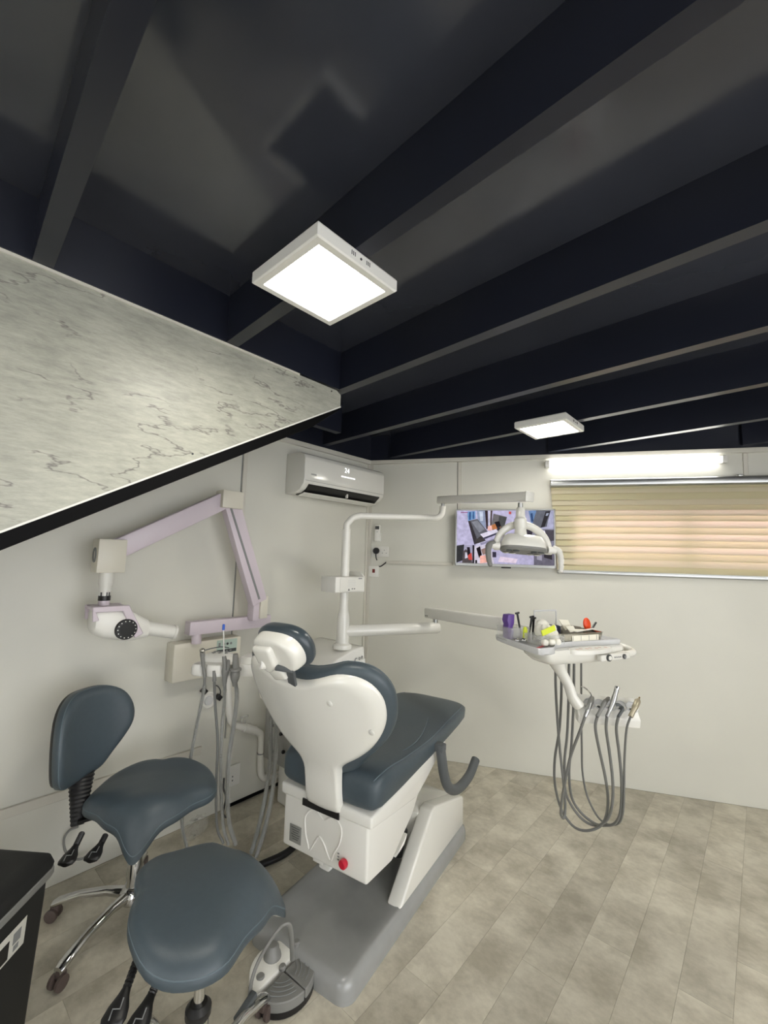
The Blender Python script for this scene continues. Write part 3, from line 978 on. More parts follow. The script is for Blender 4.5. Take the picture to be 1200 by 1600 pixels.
# headrest
hc = (0.079, -0.739, 1.170)
def hp(x, u, off):
    """headrest frame: x right, u up along the tilted pad, off towards the front"""
    return V(x + .012, -.735 - .50 * u + off * .866, 1.165 + .866 * u + off * .50)
HO = [(p.x * .77 + .012, p.y * .78 - .004) for p in spline([(.0, .108, 0), (.08, .100, 0), (.135, .066, 0), (.158, .0, 0), (.14, -.066, 0), (.085, -.10, 0), (0, -.107, 0), (-.085, -.10, 0), (-.14, -.066, 0), (-.158, 0, 0), (-.135, .066, 0), (-.08, .100, 0)], 4, True)]
bm = B()
blob(bm, HO, (0, 0), lambda x, u, r: hp(x, u, .070 + .6 * x * x - rnd_edge(r, .034)), lambda x, u, r: hp(x, u, .014 + .6 * x * x + rnd_edge(r, .020)), 9)
obj('head_cushion', bm, LEATHER2, ch, 60)
bm = B()
blob(bm, [(x * .88, u * .88) for x, u in HO], (0, 0), lambda x, u, r: hp(x, u, .03 + .6 * x * x), lambda x, u, r: hp(x, u, -.026 + .5 * x * x + rnd_edge(r, .040)), 9)
obj('head_shell', bm, WHITEG, ch, 60)
bm = B()
prism(bm, [(-.062, .040), (.028, .046), (.030, -.03), (-.015, -.07), (-.055, -.04)], lambda u, v, d: hp(u, v, d), -.046, .0, .014, 3)
obj('head_bracket', bm, WHITEG, ch, 40)
bm = B()
beam(bm, hp(-.015, -.045, -.018), hp(-.005, -.115, -.004), .062, .030, (0, 1, 0), .010, 3)
obj('bracket_neck', bm, WHITEG, ch, 40)
kp = V((-0.021, -0.749, 1.123))
bm = B()
lathe(bm, [(.018, -.03), (.022, -.025), (.022, .012), (.018, .017), (.0, .017)], 22, kp, (-.42, -.90, .10))
obj('tilt_knob', bm, WHITE, ch)
bm = B()
beam(bm, V((0.030, -0.746, 1.115)), V((0.091, -0.719, 1.110)), .016, .020, (0, 0, 1), .004)
obj('release_lever', bm, DGREY, ch)
bm = B()
beam(bm, V((0.065, -0.712, 1.116)), V((0.039, -0.666, 1.043)), .036, .012, (0, 1, .3), .003)
obj('slide_bar', bm, DGREY, ch)

# swung-down armrest on the right
bm = B()
pts = spline([(0.262, 0.121, 0.621), (0.268, 0.124, 0.567), (0.270, 0.152, 0.480), (0.270, 0.215, 0.397), (0.272, 0.326, 0.352), (0.274, 0.473, 0.356), (0.276, 0.566, 0.404)], 6)
tube(bm, pts, .0235, 14)
obj('armrest', bm, DGREY, ch, 50)
a0 = V((0.262, 0.121, 0.616))
bm = B()
beam(bm, a0 + V(-.05, .0, .0), a0 + V(.022, 0, 0), .045, .034, (0, 0, 1), .006)
obj('armrest_pivot', bm, DGREY, ch)

# ================================================================ dental unit: side cabinet with post
cu = thing('dental_cabinet', 'white dental unit side cabinet behind chair, carrying a tall white post', 'dental cabinet', (-2.09, 1.86, 0))
bm = B()
prism(bm, [(-.25, .28), (.14, .28), (.172, .60), (.185, .82), (.170, .935), (.155, .942), (.06, .930), (-.06, .895), (-.16, .84), (-.25, .775)], lambda u, v, d: V(d, u, v), -.24, .18, .014, 3)
obj('cabinet_body', bm, WHITE, cu, 30)
bm = B()
prism(bm, [(-.22, .31), (.13, .31), (.158, .60), (.172, .80), (.170, .868), (.06, .848), (-.06, .802), (-.15, .75), (-.22, .70)], lambda u, v, d: V(d, u, v), .178, .187, .004, 2)
obj('side_panel', bm, WHITE, cu, 30)
bm = B()
box(bm, (-.03, -.01, .14), (.36, .30, .28), None, .015, 3)
obj('plinth', bm, WHITE, cu)
bm = B()
box(bm, (-.05, -.256, .43), (.34, .014, .28), None, .004, 2)
pn = obj('service_panel', bm, PANELG, cu)
for (x, z) in ((-.12, .50), (-.05, .47), (-.15, .42), (-.02, .38), (-.10, .36)):
    quick('valve_knob', BLACK, pn, lathe, [(.010, 0), (.010, .012), (.006, .016)], 10, (x, -.263, z), (0, -1, 0))
# round emblem and letters on the side panel
ex = .1885
q = [(-1.905, 1.948, 0.868), (-1.905, 1.976, 0.875), (-1.905, 1.998, 0.879)]
bm = B()
tube(bm, [V(ex, q[0][1] - 1.86 + .011 * math.cos(R(a)), q[0][2] + .013 * math.sin(R(a))) for a in range(50, 311, 20)], .0028, 6)
obj('emblem_ring', bm, GREYMARK, cu)
bm = B()
for k, (w, h) in enumerate(((.012, .014), (.012, .016))):
    tube(bm, [V(ex, q[k + 1][1] - 1.86 + w / 2 * math.cos(R(a)), q[k + 1][2] + h / 2 * math.sin(R(a))) for a in range(0, 360, 30)], .0024, 6, True)
obj('emblem_letters', bm, GREYMARK, cu)
# post
PX, PY = .095, .055
bm = B()
lathe(bm, [(.058, .930), (.060, .940), (.056, .955), (.042, .962), (.040, .965), (.040, 1.10), (.036, 1.135), (.028, 1.165), (.0265, 1.19)], 24, (PX, PY, 0))
obj('post_sleeve', bm, WHITEG, cu, 30)
bm = B()
lathe(bm, [(.0265, 1.185), (.0265, 1.66), (.0275, 1.66), (.0275, 1.672)], 20, (PX, PY, 0))
obj('post', bm, WHITEG, cu, 30)

# film viewer box clamped to the post
fv = thing('film_viewer', 'white box shaped film viewer clamped round the tall white post', 'film viewer', (-1.985, 1.90, 1.28), R(82))
bm = B()
prism(bm, [(-.11, -.065), (.105, -.065), (.105, .095), (-.11, .095)], lambda u, v, d: V(u, v, d), 0.0, .095, .006, 2)
obj('housing', bm, WHITE, fv)
bm = B()
box(bm, (.013, -.0665, .048), (.18, .003, .082), None, .001, 1)
obj('front_panel', bm, WHITEG, fv)
bm = B()
prism(bm, [(-.066, .0), (.10, .0), (.10, .112), (.075, .124), (-.03, .124), (-.066, .098)], lambda u, v, d: V(d, u, v), .100, .112, .003, 2)
obj('back_plate', bm, WHITE, fv)
quick('warning_mark', DARKMARK, fv, prism, [(.0, 0), (.014, 0), (.007, .013)], lambda u, v, d: V(u - .018, d, v + .012), -.069, -.068, smooth=0)
for k in range(2):
    quick('print_mark', GREYMARK, fv, box, (.016 + k * .016, -.0685, .022), (.010, .001, .008), smooth=0)
for k in range(4):
    quick('print_line', TRAYM, fv, box, (.01, -.0685, .040 + k * .011), (.062 - .01 * (k % 2), .001, .002), smooth=0)
quick('maker_mark', GREYMARK, fv, box, (.075, -.0685, .084), (.028, .001, .006), smooth=0)

# ================================================================ operating lamp on its pole arm
ol = thing('operating_lamp', 'white dental operating lamp hanging from pole arm in front of television', 'operating lamp', (-1.985, 1.915, 1.60))
def O(p): return V(p) - V(-1.985, 1.915, 1.60)
P0 = V(-1.995, 1.915, 1.672)
E1 = V((-1.646, 2.462, 1.787))
dirp = (V(E1.x, E1.y, 0) - V(P0.x, P0.y, 0)).normalized()
ztop = 1.765
bend = [P0, P0 + V(0, 0, .03), V(P0.x, P0.y, ztop - .045) + dirp * .012, V(P0.x, P0.y, ztop - .015) + dirp * .040, V(P0.x, P0.y, ztop) + dirp * .085]
up = V((-1.612, 2.481, 1.867))
e_ = V(E1.x, E1.y, ztop + .012)
path = spline(bend, 6) + [e_ - dirp * .10, e_ - dirp * .06] + spline([e_ - dirp * .05, e_ + V(0, 0, .006) - dirp * .015, e_ + dirp * .012 + V(0, 0, .035), e_ + dirp * .018 + V(0, 0, .085)], 6)
bm = B()
tube(bm, [O(p) for p in path], .0215, 16)
obj('swing_pole', bm, WHITEG, ol, 50)
top = path[-1]
quick('pivot_pin', SILVER, ol, lathe, [(.012, 0), (.012, .03)], 14, O(top))
A0 = top + V(0, 0, .045)
A1 = V((-0.890, 2.142, 1.834))
da = (A1 - A0).normalized()
bm = B()
beam(bm, O(A0 - da * .045), O(A1), .052, .050, (0, 0, 1), .010, 3)
obj('spring_arm', bm, WHITE, ol, 40)
quick('arm_cap', WHITEG, ol, beam, O(A1 - da * .003), O(A1 + da * .012), .056, .054, (0, 0, 1), .006, 2)
H0 = V((-0.932, 2.136, 1.803))
bm = B()
lathe(bm, [(.013, 0.0), (.013, -.03)], 14, O(H0))
obj('hanger_pin', bm, SILVER, ol)
bm = B()
lathe(bm, [(.018, -.025), (.022, -.035), (.024, -.075), (.031, -.085), (.033, -.125), (.028, -.135), (.030, -.150), (.034, -.185), (.034, -.2)], 20, O(H0))
obj('ball_joint_sleeve', bm, WHITEG, ol, 30)
# lamp head: frame x along the handles, tilted downwards towards the chair
HB = V((-0.922, 2.150, 1.580))
hx = V(.74, .665, -.06).normalized()
hy = V(-.60, .72, -.16).normalized()            # depth of the head, away from the viewer
hy = (hy - hx * hy.dot(hx)).normalized()
hz = hx.cross(hy)
def h(x, y, z): return O(HB + hx * x + hy * y + hz * z)
bm = B()
arc = [h(.135 * math.cos(R(a)), .02, -.01 + .135 * math.sin(R(a)) * .95) for a in range(-8, 189, 7)]
tube(bm, arc, .0155, 12, False, 1.35)
obj('yoke', bm, WHITEG, ol, 50)
sec = []
for k, (sx, sy, z) in enumerate(((.085, .03, .058), (.098, .05, .050), (.112, .066, .018), (.116, .070, -.012), (.108, .064, -.024))):
    sec.append([h(sx * math.copysign(abs(math.cos(t)) ** .7, math.cos(t)), sy * math.copysign(abs(math.sin(t)) ** .7, math.sin(t)) + .01, z) for t in [2 * math.pi * i / 28 for i in range(28)]])
bm = B()
loft(bm, sec, True, True)
obj('lamp_shell', bm, WHITEG, ol, 45)
bm = B()
sec = [[h(sx * math.copysign(abs(math.cos(t)) ** .7, math.cos(t)), sy * math.copysign(abs(math.sin(t)) ** .7, math.sin(t)) + .01, z) for t in [2 * math.pi * i / 28 for i in range(28)]] for sx, sy, z in ((.118, .071, -.012), (.118, .071, -.022), (.108, .062, -.032))]
loft(bm, sec, True, True)
lb = obj('lens_ring', bm, GREY, ol, 40)
for x in (-.082, -.045, .045, .082):
    for y in (-.022, .034):
        bm = B()
        n_ = -hz
        lathe(bm, [(.015, 0), (.016, .005), (.012, .007)], 14, h(x, y, -.031), n_)
        obj('led_lens', bm, CHROME if y > 0 else DGREY, lb)
bm = B()
lathe(bm, [(.010, 0), (.012, .02), (.016, .03)], 12, h(0, .01, .055), hz)
obj('top_screw', bm, SILVER, ol)
for sx in (-1, 1):
    bm = B()
    tube(bm, [h(sx * .125, .0, -.01), h(sx * .165, .0, -.01)], .018, 12)
    obj('handle_joint', bm, WHITE, ol)
    bm = B()
    tube(bm, spline([h(sx * .150, .0, .0), h(sx * .178, -.004, -.012), h(sx * .186, -.012, -.045), h(sx * .184, -.020, -.09), h(sx * .176, -.028, -.125)], 5), [.017] * 8 + [.015] * 5 + [.0135] * 4 + [.012] * 3 + [.009], 12)
    obj('handle', bm, WHITE if sx > 0 else GREY, ol, 50)

# ================================================================ instrument tray on its double arm
tr = thing('instrument_tray', 'white dental instrument tray on double arm, with holder below at right of chair', 'instrument tray', (-.74, 2.06, 1.0))
TO = V(-.74, 2.06, 1.0)
def T(p): return V(p) - TO
Q0 = V(-1.995, 1.915, 1.035)
Q1 = V((-1.657, 2.439, 1.028))
Q1.z = 1.045
bm = B()
tube(bm, [T(Q0 + (Q1 - Q0).normalized() * .010), T(Q1 - (Q1 - Q0).normalized() * .02), T(Q1 + (Q1 - Q0).normalized() * .012), T(Q1 + (Q1 - Q0).normalized() * .026)], [.037, .036, .036, .030], 20)
obj('lower_arm', bm, WHITEG, tr, 40)
quick('arm_pin', SILVER, tr, lathe, [(.016, 0), (.016, .07)], 14, T(Q1 + V(0, 0, .02)))
U0 = V((-1.690, 2.393, 1.145))
U1 = V((-0.970, 2.043, 1.187))
bm = B()
beam(bm, T(U0), T(U1), .056, .066, (0, 0, 1), .012, 3)
obj('upper_arm', bm, WHITE, tr, 40)
for k in (0, 1):
    p = U0 + (U1 - U0).normalized() * (.028 + .02 * k) + V(0, 0, -.018)
    q_ = (U1 - U0).normalized().cross(V(0, 0, 1))
    quick('arm_screw', DARKMARK, tr, lathe, [(.004, 0), (.004, .002)], 8, T(p + q_ * .028), q_)
# tray frame: X along the front edge to the right, Y away from the viewer
TXv = V(.42, .905, 0).normalized()
TYv = V(-.905, .42, 0).normalized()
TC = V(-.700, 1.98, 1.125)
def tp(x, y, z): return T(TC + TXv * x + TYv * y + V(0, 0, z))
trayo = [(-.135, .0), (-.10, -.03), (-.04, -.022), (.03, .035), (.09, .05), (.26, .045), (.43, .03), (.452, .06), (.44, .20), (.40, .235), (.05, .30), (-.06, .305), (-.10, .28)]
TRO = [(p.x, p.y) for p in spline([(x, y, 0) for x, y in trayo], 4, True)]
def inset(ol_, k, cx=.17, cy=.15):
    return [(cx + (x - cx) * k, cy + (y - cy) * k) for x, y in ol_]
bm = B()
loft(bm, [[tp(x, y, z) for x, y in inset(TRO, k)] for k, z in ((.94, -.022), (.985, -.016), (1.0, .0), (1.0, .008), (.985, .010), (.965, .004), (.94, -.002), (.3, -.002))], True, True)
obj('tray_top', bm, TRAYM, tr, 40)
body = [(-.05, .02), (.0, .0), (.06, .0), (.14, -.012), (.30, -.012), (.42, .0), (.43, .06), (.34, .14), (.14, .20), (.0, .20), (-.05, .14)]
BDO = [(p.x, p.y) for p in spline([(x, y, 0) for x, y in body], 4, True)]
bm = B()
loft(bm, [[tp(x, y, z) for x, y in inset(BDO, k, .16, .09)] for k, z in ((1.0, -.014), (1.02, -.03), (.96, -.055), (.82, -.078), (.5, -.086))], True, True)
obj('tray_body', bm, WHITEG, tr, 50)
bm = B()
blob(bm, [(.20 + .125 * math.cos(t), -.004 + .045 * math.sin(t)) for t in [2 * math.pi * i / 30 for i in range(30)]], (.20, -.004), lambda x, y, r: tp(x, y, -.012 - .25 * (y + .004) ** 2), lambda x, y, r: tp(x, y, -.030), 5)
obj('control_panel', bm, WHITE, tr, 40)
for k in range(7):
    quick('touch_key', mat('key_pink', (222, 196, 186), .5) if k == 0 else MATS['key_pink'], tr, box, tp(.11 + .03 * k, -.012 + .008 * (k % 2), -.0112), (.014, .010, .001), smooth=0)
bm = B()
tube(bm, spline([tp(.36, -.02, -.05), tp(.45, -.022, -.046), tp(.485, .0, -.040), tp(.485, .06, -.030), tp(.44, .085, -.024)], 6), .0155, 12, False, 1.0)
obj('side_handle', bm, WHITEG, tr, 50)
bm = B()
beam(bm, tp(.22, -.032, -.052), tp(.41, -.034, -.050), .03, .030, (0, 0, 1), .008, 3)
fp = obj('front_rail', bm, WHITEG, tr, 40)
for (x, r) in ((.265, .0155), (.365, .011)):
    bm = B()
    lathe(bm, [(r, 0), (r, .006), (r * .75, .0075)], 18, tp(x, -.047, -.050), -TYv)
    obj('gauge', bm, DARKMARK, fp)
    bm = B()
    lathe(bm, [(r * .62, 0), (r * .62, .002)], 18, tp(x, -.0545, -.050), -TYv)
    obj('gauge_face', bm, WHITE if r > .012 else GREYMARK, fp)
for k in range(4):
    quick('print_mark', GREYMARK, fp, box, tp(.303 + .012 * k, -.0495, -.050), (.007, .002, .005), smooth=0)
bm = B()
box(bm, tp(-.045, .045, -.0005), (.012, .09, .001))
obj('red_strip', bm, RED, tr, 0)
# holder arm and five-place handpiece holder
HX0 = V((-0.737, 2.052, 1.051)); HX1 = V((-0.652, 2.100, 0.857))
bm = B()
pa = spline([(-0.733, 2.055, 1.060), (-0.718, 2.075, 1.008), (-0.691, 2.094, 0.947), (-0.675, 2.103, 0.893), (-0.651, 2.115, 0.857)], 5)
tube(bm, [T(p) for p in pa], [.045, .043, .040, .037, .034, .031, .029, .028, .0275, .027, .027, .027, .027, .027, .027, .028, .03, .03, .03, .03, .03], 16, False, .8)
obj('holder_arm', bm, WHITEG, tr, 50)
HL = V((-0.652, 2.116, 0.845)); HR_ = V((-0.444, 2.241, 0.872))
hd = (HR_ - HL); hd.z = 0
HLEN = hd.length
hd.normalize()
hn = V(hd.y, -hd.x, 0)                    # towards the viewer
hu = V(0, 0, 1)
def hpnt(x, o, z): return HL + hd * x + hn * o + hu * z
hs = thing('handpiece_holder', 'x', 'holder') if False else None
bm = B()
prism(bm, [(-.048, .050), (-.040, .056), (.026, -.006), (.034, -.016), (.026, -.052), (-.02, -.050), (-.052, .0)], lambda u, v, d: T(hpnt(d, u, v)), -.012, HLEN, .005, 2)
hb = obj('holder_block', bm, WHITE, tr, 35)
for k in range(5):
    x = .045 + (HLEN - .065) * k / 4
    bm = B()
    nrm = (hn * .685 + hu * .728)
    lathe(bm, [(.0255, 0), (.0255, .004), (.022, .0048), (.0205, -.001)], 22, T(hpnt(x, -.007, .025)), nrm)
    obj('holder_ring', bm, TRAYM, hb)
    bm = B()
    lathe(bm, [(.0075, 0), (.0075, .002)], 12, T(hpnt(x - .008, .003, .0158)), nrm)
    obj('sensor_hole', bm, DARKMARK, hb)
for k in range(3):
    bm = B()
    prism(bm, [(-.048, .050), (-.040, .056), (.026, -.006), (.034, -.016), (.026, -.052), (-.02, -.050), (-.052, .0)], lambda u, v, d: T(hpnt(d, u * 1.03, v * 1.03)), -.004 + .009 * k, .0 + .009 * k, .001, 1)
    obj('holder_rib', bm, WHITE, hb, 35)

# five handpieces, each with its hose
HP = [('handpiece', 'syringe handpiece with thin bent steel nozzle, first from left in tray holder', 'syringe', [(886,1112), (877,1124)], 'syringe'),
      ('handpiece', 'short grey angled connector handpiece, second from left in tray holder', 'connector', [(0, 0)], 'short'),
      ('handpiece', 'tall chrome tipped grey handpiece standing highest, middle of tray holder', 'tall', [(0, 0)], 'tall'),
      ('handpiece', 'small dark hooked hose end, fourth from left in tray holder', 'hook', [(0, 0)], 'hook'),
      ('handpiece', 'beige grey straight handpiece at right end of tray holder', 'beige', [(0, 0)], 'beige')]
PTS = [[(-0.609, 2.160, 0.896), (-0.608, 2.098, 0.863), (-0.616, 2.076, 0.831)],
       [(-0.552, 2.197, 0.895), (-0.560, 2.133, 0.872), (-0.573, 2.100, 0.836)],
       [(-0.513, 2.183, 0.945), (-0.524, 2.155, 0.889), (-0.538, 2.116, 0.841)],
       [(-0.497, 2.180, 0.879), (-0.487, 2.170, 0.873), (-0.498, 2.137, 0.846)],
       [(-0.438, 2.241, 0.911), (-0.442, 2.193, 0.891), (-0.456, 2.160, 0.851)]]
HOSES = [[(-0.616, 2.076, 0.831), (-0.643, 2.082, 0.755), (-0.697, 2.133, 0.629), (-0.731, 2.161, 0.512), (-0.764, 2.202, 0.386), (-0.783, 2.238, 0.303), (-0.780, 2.271, 0.273), (-0.780, 2.291, 0.323), (-0.781, 2.273, 0.441), (-0.787, 2.244, 0.612), (-0.781, 2.198, 0.789), (-0.772, 2.161, 0.917), (-0.760, 2.131, 1.014)],
         [(-0.573, 2.100, 0.836), (-0.584, 2.110, 0.785), (-0.590, 2.181, 0.674), (-0.581, 2.235, 0.537), (-0.586, 2.288, 0.420), (-0.604, 2.311, 0.326), (-0.638, 2.330, 0.265), (-0.690, 2.330, 0.227), (-0.741, 2.341, 0.210), (-0.784, 2.355, 0.219), (-0.820, 2.343, 0.276), (-0.836, 2.312, 0.394), (-0.822, 2.278, 0.531), (-0.791, 2.258, 0.681), (-0.769, 2.227, 0.845), (-0.753, 2.190, 1.017)],
         [(-0.538, 2.116, 0.841), (-0.547, 2.136, 0.780), (-0.553, 2.201, 0.666), (-0.551, 2.233, 0.547), (-0.561, 2.266, 0.437), (-0.585, 2.299, 0.347), (-0.618, 2.317, 0.293), (-0.661, 2.352, 0.252), (-0.715, 2.358, 0.251), (-0.763, 2.350, 0.295), (-0.791, 2.328, 0.374), (-0.783, 2.301, 0.521), (-0.764, 2.286, 0.651), (-0.744, 2.253, 0.815), (-0.725, 2.214, 1.018)],
         [(-0.498, 2.137, 0.846), (-0.511, 2.154, 0.785), (-0.518, 2.218, 0.671), (-0.518, 2.248, 0.553), (-0.528, 2.281, 0.443), (-0.544, 2.306, 0.360), (-0.572, 2.329, 0.306), (-0.611, 2.353, 0.272), (-0.667, 2.374, 0.249), (-0.730, 2.368, 0.277), (-0.769, 2.352, 0.343), (-0.772, 2.331, 0.469), (-0.752, 2.314, 0.616), (-0.729, 2.280, 0.812), (-0.707, 2.230, 1.019)],
         [(-0.456, 2.160, 0.851), (-0.475, 2.172, 0.790), (-0.498, 2.225, 0.648), (-0.511, 2.260, 0.511), (-0.524, 2.291, 0.400), (-0.545, 2.322, 0.330), (-0.575, 2.342, 0.294), (-0.623, 2.369, 0.272), (-0.669, 2.394, 0.284), (-0.708, 2.390, 0.360), (-0.722, 2.375, 0.471), (-0.715, 2.349, 0.602), (-0.707, 2.322, 0.747), (-0.694, 2.288, 0.879), (-0.681, 2.253, 1.020)]]
for k in range(5):
    o0 = V(PTS[k][2])
    t = thing('dental_handpiece', HP[k][1], 'handpiece', o0, 0, 'handpieces in the tray holder')
    L = lambda p: V(p) - o0
    a, b, c_ = [L(p) for p in PTS[k]]
    kind = HP[k][4]
    bm = B()
    if kind == 'syringe':
        tube(bm, spline([c_, b, a], 5), [.008, .008, .0085, .009, .0095, .010, .011, .012, .012, .011, .009], 12)
        obj('grip', bm, SILVER, t)
        bm = B(); tube(bm, spline([a, L((-0.618, 2.163, 0.913)), L((-0.637, 2.156, 0.932)), L((-0.654, 2.155, 0.935))], 5), .003, 8)
        obj('nozzle', bm, CHROME, t)
    elif kind == 'short':
        tube(bm, spline([c_, b, (a + b) / 2 + V(0, 0, .004), a], 5), [.0075] * 6 + [.010] * 6 + [.0085] * 4, 12)
        obj('grip', bm, GREY, t)
        quick('tip', CHROME, t, lathe, [(.007, 0), (.007, .008)], 12, a, (a - b))
    elif kind == 'tall':
        tube(bm, spline([c_, b, a], 6), [.0075] * 4 + [.0095] * 3 + [.011] * 3 + [.0095] * 3, 12)
        obj('grip', bm, SILVER, t)
        quick('chuck', CHROME, t, lathe, [(.009, 0), (.0105, .006), (.0105, .014), (.007, .016)], 14, a, (a - b))
    elif kind == 'hook':
        tube(bm, spline([c_, b, a, a + V(-.008, -.004, .006), a + V(-.018, -.008, .004)], 5), .0065, 10)
        obj('grip', bm, DGREY, t)
    else:
        tube(bm, spline([c_, b, a], 6), [.010] * 5 + [.0125] * 6 + [.008, .005], 12)
        obj('grip', bm, mat('beige_metal', (168, 160, 138), .35, .4), t)
        quick('tip', mat('brass', (150, 130, 86), .3, 1.0), t, lathe, [(.005, 0), (.003, .012)], 10, a, (a - b))
    bm = B()
    hpth = spline([L(p) for p in HOSES[k]], 6)
    tube(bm, hpth, .0062 if k != 4 else .0048, 9)
    obj('hose', bm, HOSE, t, 60)

# ================================================================ wall x-ray machine
xr = thing('xray_machine', 'lilac and white wall mounted dental x-ray machine with folding arm under the stair side', 'x-ray machine', (KX, 1.235, .81))
def X(p): return V(p) - V(KX, 1.235, .81)
bm = B()
box(bm, (.050, 0, .100), (.097, .39, .200), None, .006, 2)
wbx = obj('wall_box', bm, OFFW, xr)
bm = B()
box(bm, (.0995, .105, .155), (.002, .125, .075))
dp = obj('control_label', bm, GREEN, xr, 0)
quick('label_band', DARKMARK, dp, box, (.1008, .105, .129), (.001, .119, .018), smooth=0)
for k in range(3):
    quick('control_button', DARKMARK if k == 1 else GREYMARK, dp, lathe, [(.007, 0), (.007, .002)], 12, (.1003, .085 + .022 * k, .168), (1, 0, 0))
quick('print_mark', GREYMARK, dp, box, (.1008, .058, .168), (.001, .012, .02), smooth=0)
for k in range(3):
    quick('print_mark', GREYMARK, dp, box, (.1014, .08 + .024 * k, .129), (.001, .012, .006), smooth=0)
bm = B()
tube(bm, [X((-2.345, 1.15, 1.005)), X((-2.345, 1.15, 1.060))], .026, 18)
obj('bar_pivot', bm, LILAC, xr)
bm = B()
beam(bm, X((-2.345, 1.095, 1.091)), X((-2.345, 1.60, 1.091)), .062, .070, (0, 0, 1), .003, 2)
obj('swing_bar', bm, LILAC, xr)
XA = -2.27
p_a, p_b = V(XA, 1.482, 1.215), V(XA, 1.255, 1.775)
quick('arm_foot', LILAC, xr, box, X((XA - .02, 1.462, 1.165)), (.066, .05, .11), bev=.003)
quick('foot_cover', OFFW, xr, box, X((XA + .012, 1.50, 1.185)), (.03, .05, .13), bev=.004)
bm = B()
beam(bm, X(p_a - V(0, .012, .0)), X(p_b), .056, .098, (0, 1, 0), .004, 2)
lo = obj('lower_arm', bm, LILAC, xr)
bm = B()
beam(bm, X(p_a + V(.029, -.02, .02)), X(p_b + V(.029, -.012, -.02)), .003, .012, (0, 1, 0))
obj('arm_groove', bm, GREYMARK, lo)
bm = B()
box(bm, X((XA + .010, 1.243, 1.800)), (.085, .125, .098), None, .004, 2)
obj('elbow_cover', bm, OFFW, xr)
p_c = V(XA, .70, 1.505)
bm = B()
beam(bm, X((XA, 1.205, 1.790)), X(p_c), .050, .092, (0, 0, 1), .004, 2)
ua = obj('upper_arm', bm, LILAC, xr)
bm = B()
beam(bm, X((XA, 1.12, 1.705)), X((XA, .74, 1.49)), .035, .03, (0, 0, 1), .002, 1)
obj('arm_spring_cover', bm, LILAC, ua)
bm = B()
box(bm, X((XA + .008, .668, 1.472)), (.090, .115, .152), None, .004, 2)
wr = obj('wrist_box', bm, OFFW, xr)
bm = B()
tube(bm, [X((XA + .01 + .018 * math.cos(t), .609, 1.475 + .030 * math.sin(t))) for t in [2 * math.pi * i / 20 for i in range(20)]], .004, 6, True)
obj('end_plug', bm, GREYMARK, wr)
NP = V(XA + .01, .664, 0)
def npt(z): return X((NP.x, NP.y, z))
quick('neck', WHITE, xr, lathe, [(.029, 0), (.029, -.055), (.025, -.062), (.025, -.085)], 20, npt(1.397))
quick('neck_scale', WHITE, xr, lathe, [(.022, 0), (.022, -.03)], 20, npt(1.312))
quick('neck_ring', BLACK, xr, lathe, [(.0245, 0), (.0245, -.022)], 20, npt(1.292))
for k in range(4):
    quick('scale_mark', BLACK, xr, box, npt(1.300) + V(.012 + .006 * (k // 2), -.018 + .010 * k, 0), (.012, .004, .016), smooth=0)
quick('neck_collar', LILAC, xr, lathe, [(.0225, 0), (.0225, -.022)], 20, npt(1.270))
# yoke: flat bracket with two cheeks
bm = B()
yk = [(-.06, 1.250), (.085, 1.250), (.155, 1.115), (.120, 1.098), (.060, 1.225), (-.045, 1.225), (-.03, 1.19), (-.055, 1.185)]
prism(bm, yk, lambda u, v, d: X((XA + .01 + d, NP.y + u, v)), .055, .068, .003, 1)
prism(bm, yk, lambda u, v, d: X((XA + .01 + d, NP.y + u, v)), -.055, -.042, .003, 1)
box(bm, X((XA + .016, NP.y + .01, 1.240)), (.12, .13, .018), None, .004, 2)
obj('yoke', bm, LILAC, xr)
# tube head
hd0, hd1 = V((-2.260, 0.615, 1.190)), V((-2.260, 0.993, 1.093))
ax = (hd1 - hd0).normalized()
bm = B()
secs = []
for q, w, hh in ((.0, .030, .04), (.012, .05, .060), (.05, .060, .072), (.15, .062, .073), (.18, .058, .066), (.225, .046, .048), (.245, .042, .042)):
    c_ = hd0 + ax * q
    ring = []
    for i in range(24):
        t = 2 * math.pi * i / 24
        ring.append(X(c_ + V(w * math.copysign(abs(math.cos(t)) ** .6, math.cos(t)), 0, hh * math.copysign(abs(math.sin(t)) ** .6, math.sin(t)))))
    secs.append(ring)
loft(bm, secs, True, True)
obj('tube_head', bm, WHITE, xr, 40)
bm = B()
L_ = (hd1 - hd0).length
lathe(bm, [(.032, .235), (.032, L_ - .012), (.035, L_ - .012), (.035, L_), (.028, L_), (.028, L_ - .05)], 22, X(hd0), ax, False)
obj('cone', bm, WHITE, xr, 40)
dc = V((-2.185, 0.744, 1.142))
bm = B()
lathe(bm, [(.046, -.035), (.046, -.004), (.043, 0.0), (.033, .001)], 26, X(dc), (1, 0, 0), True)
dl = obj('angle_dial', bm, BLACK, xr, 40)
quick('dial_face', BLACKM, dl, lathe, [(.030, 0), (.030, .003)], 24, X(dc), (1, 0, 0))
for k in range(14):
    a = 2 * math.pi * k / 14
    quick('dial_mark', WHITE, dl, box, X(dc + V(.0015, .037 * math.cos(a), .037 * math.sin(a))), (.001, .004, .004), smooth=0)

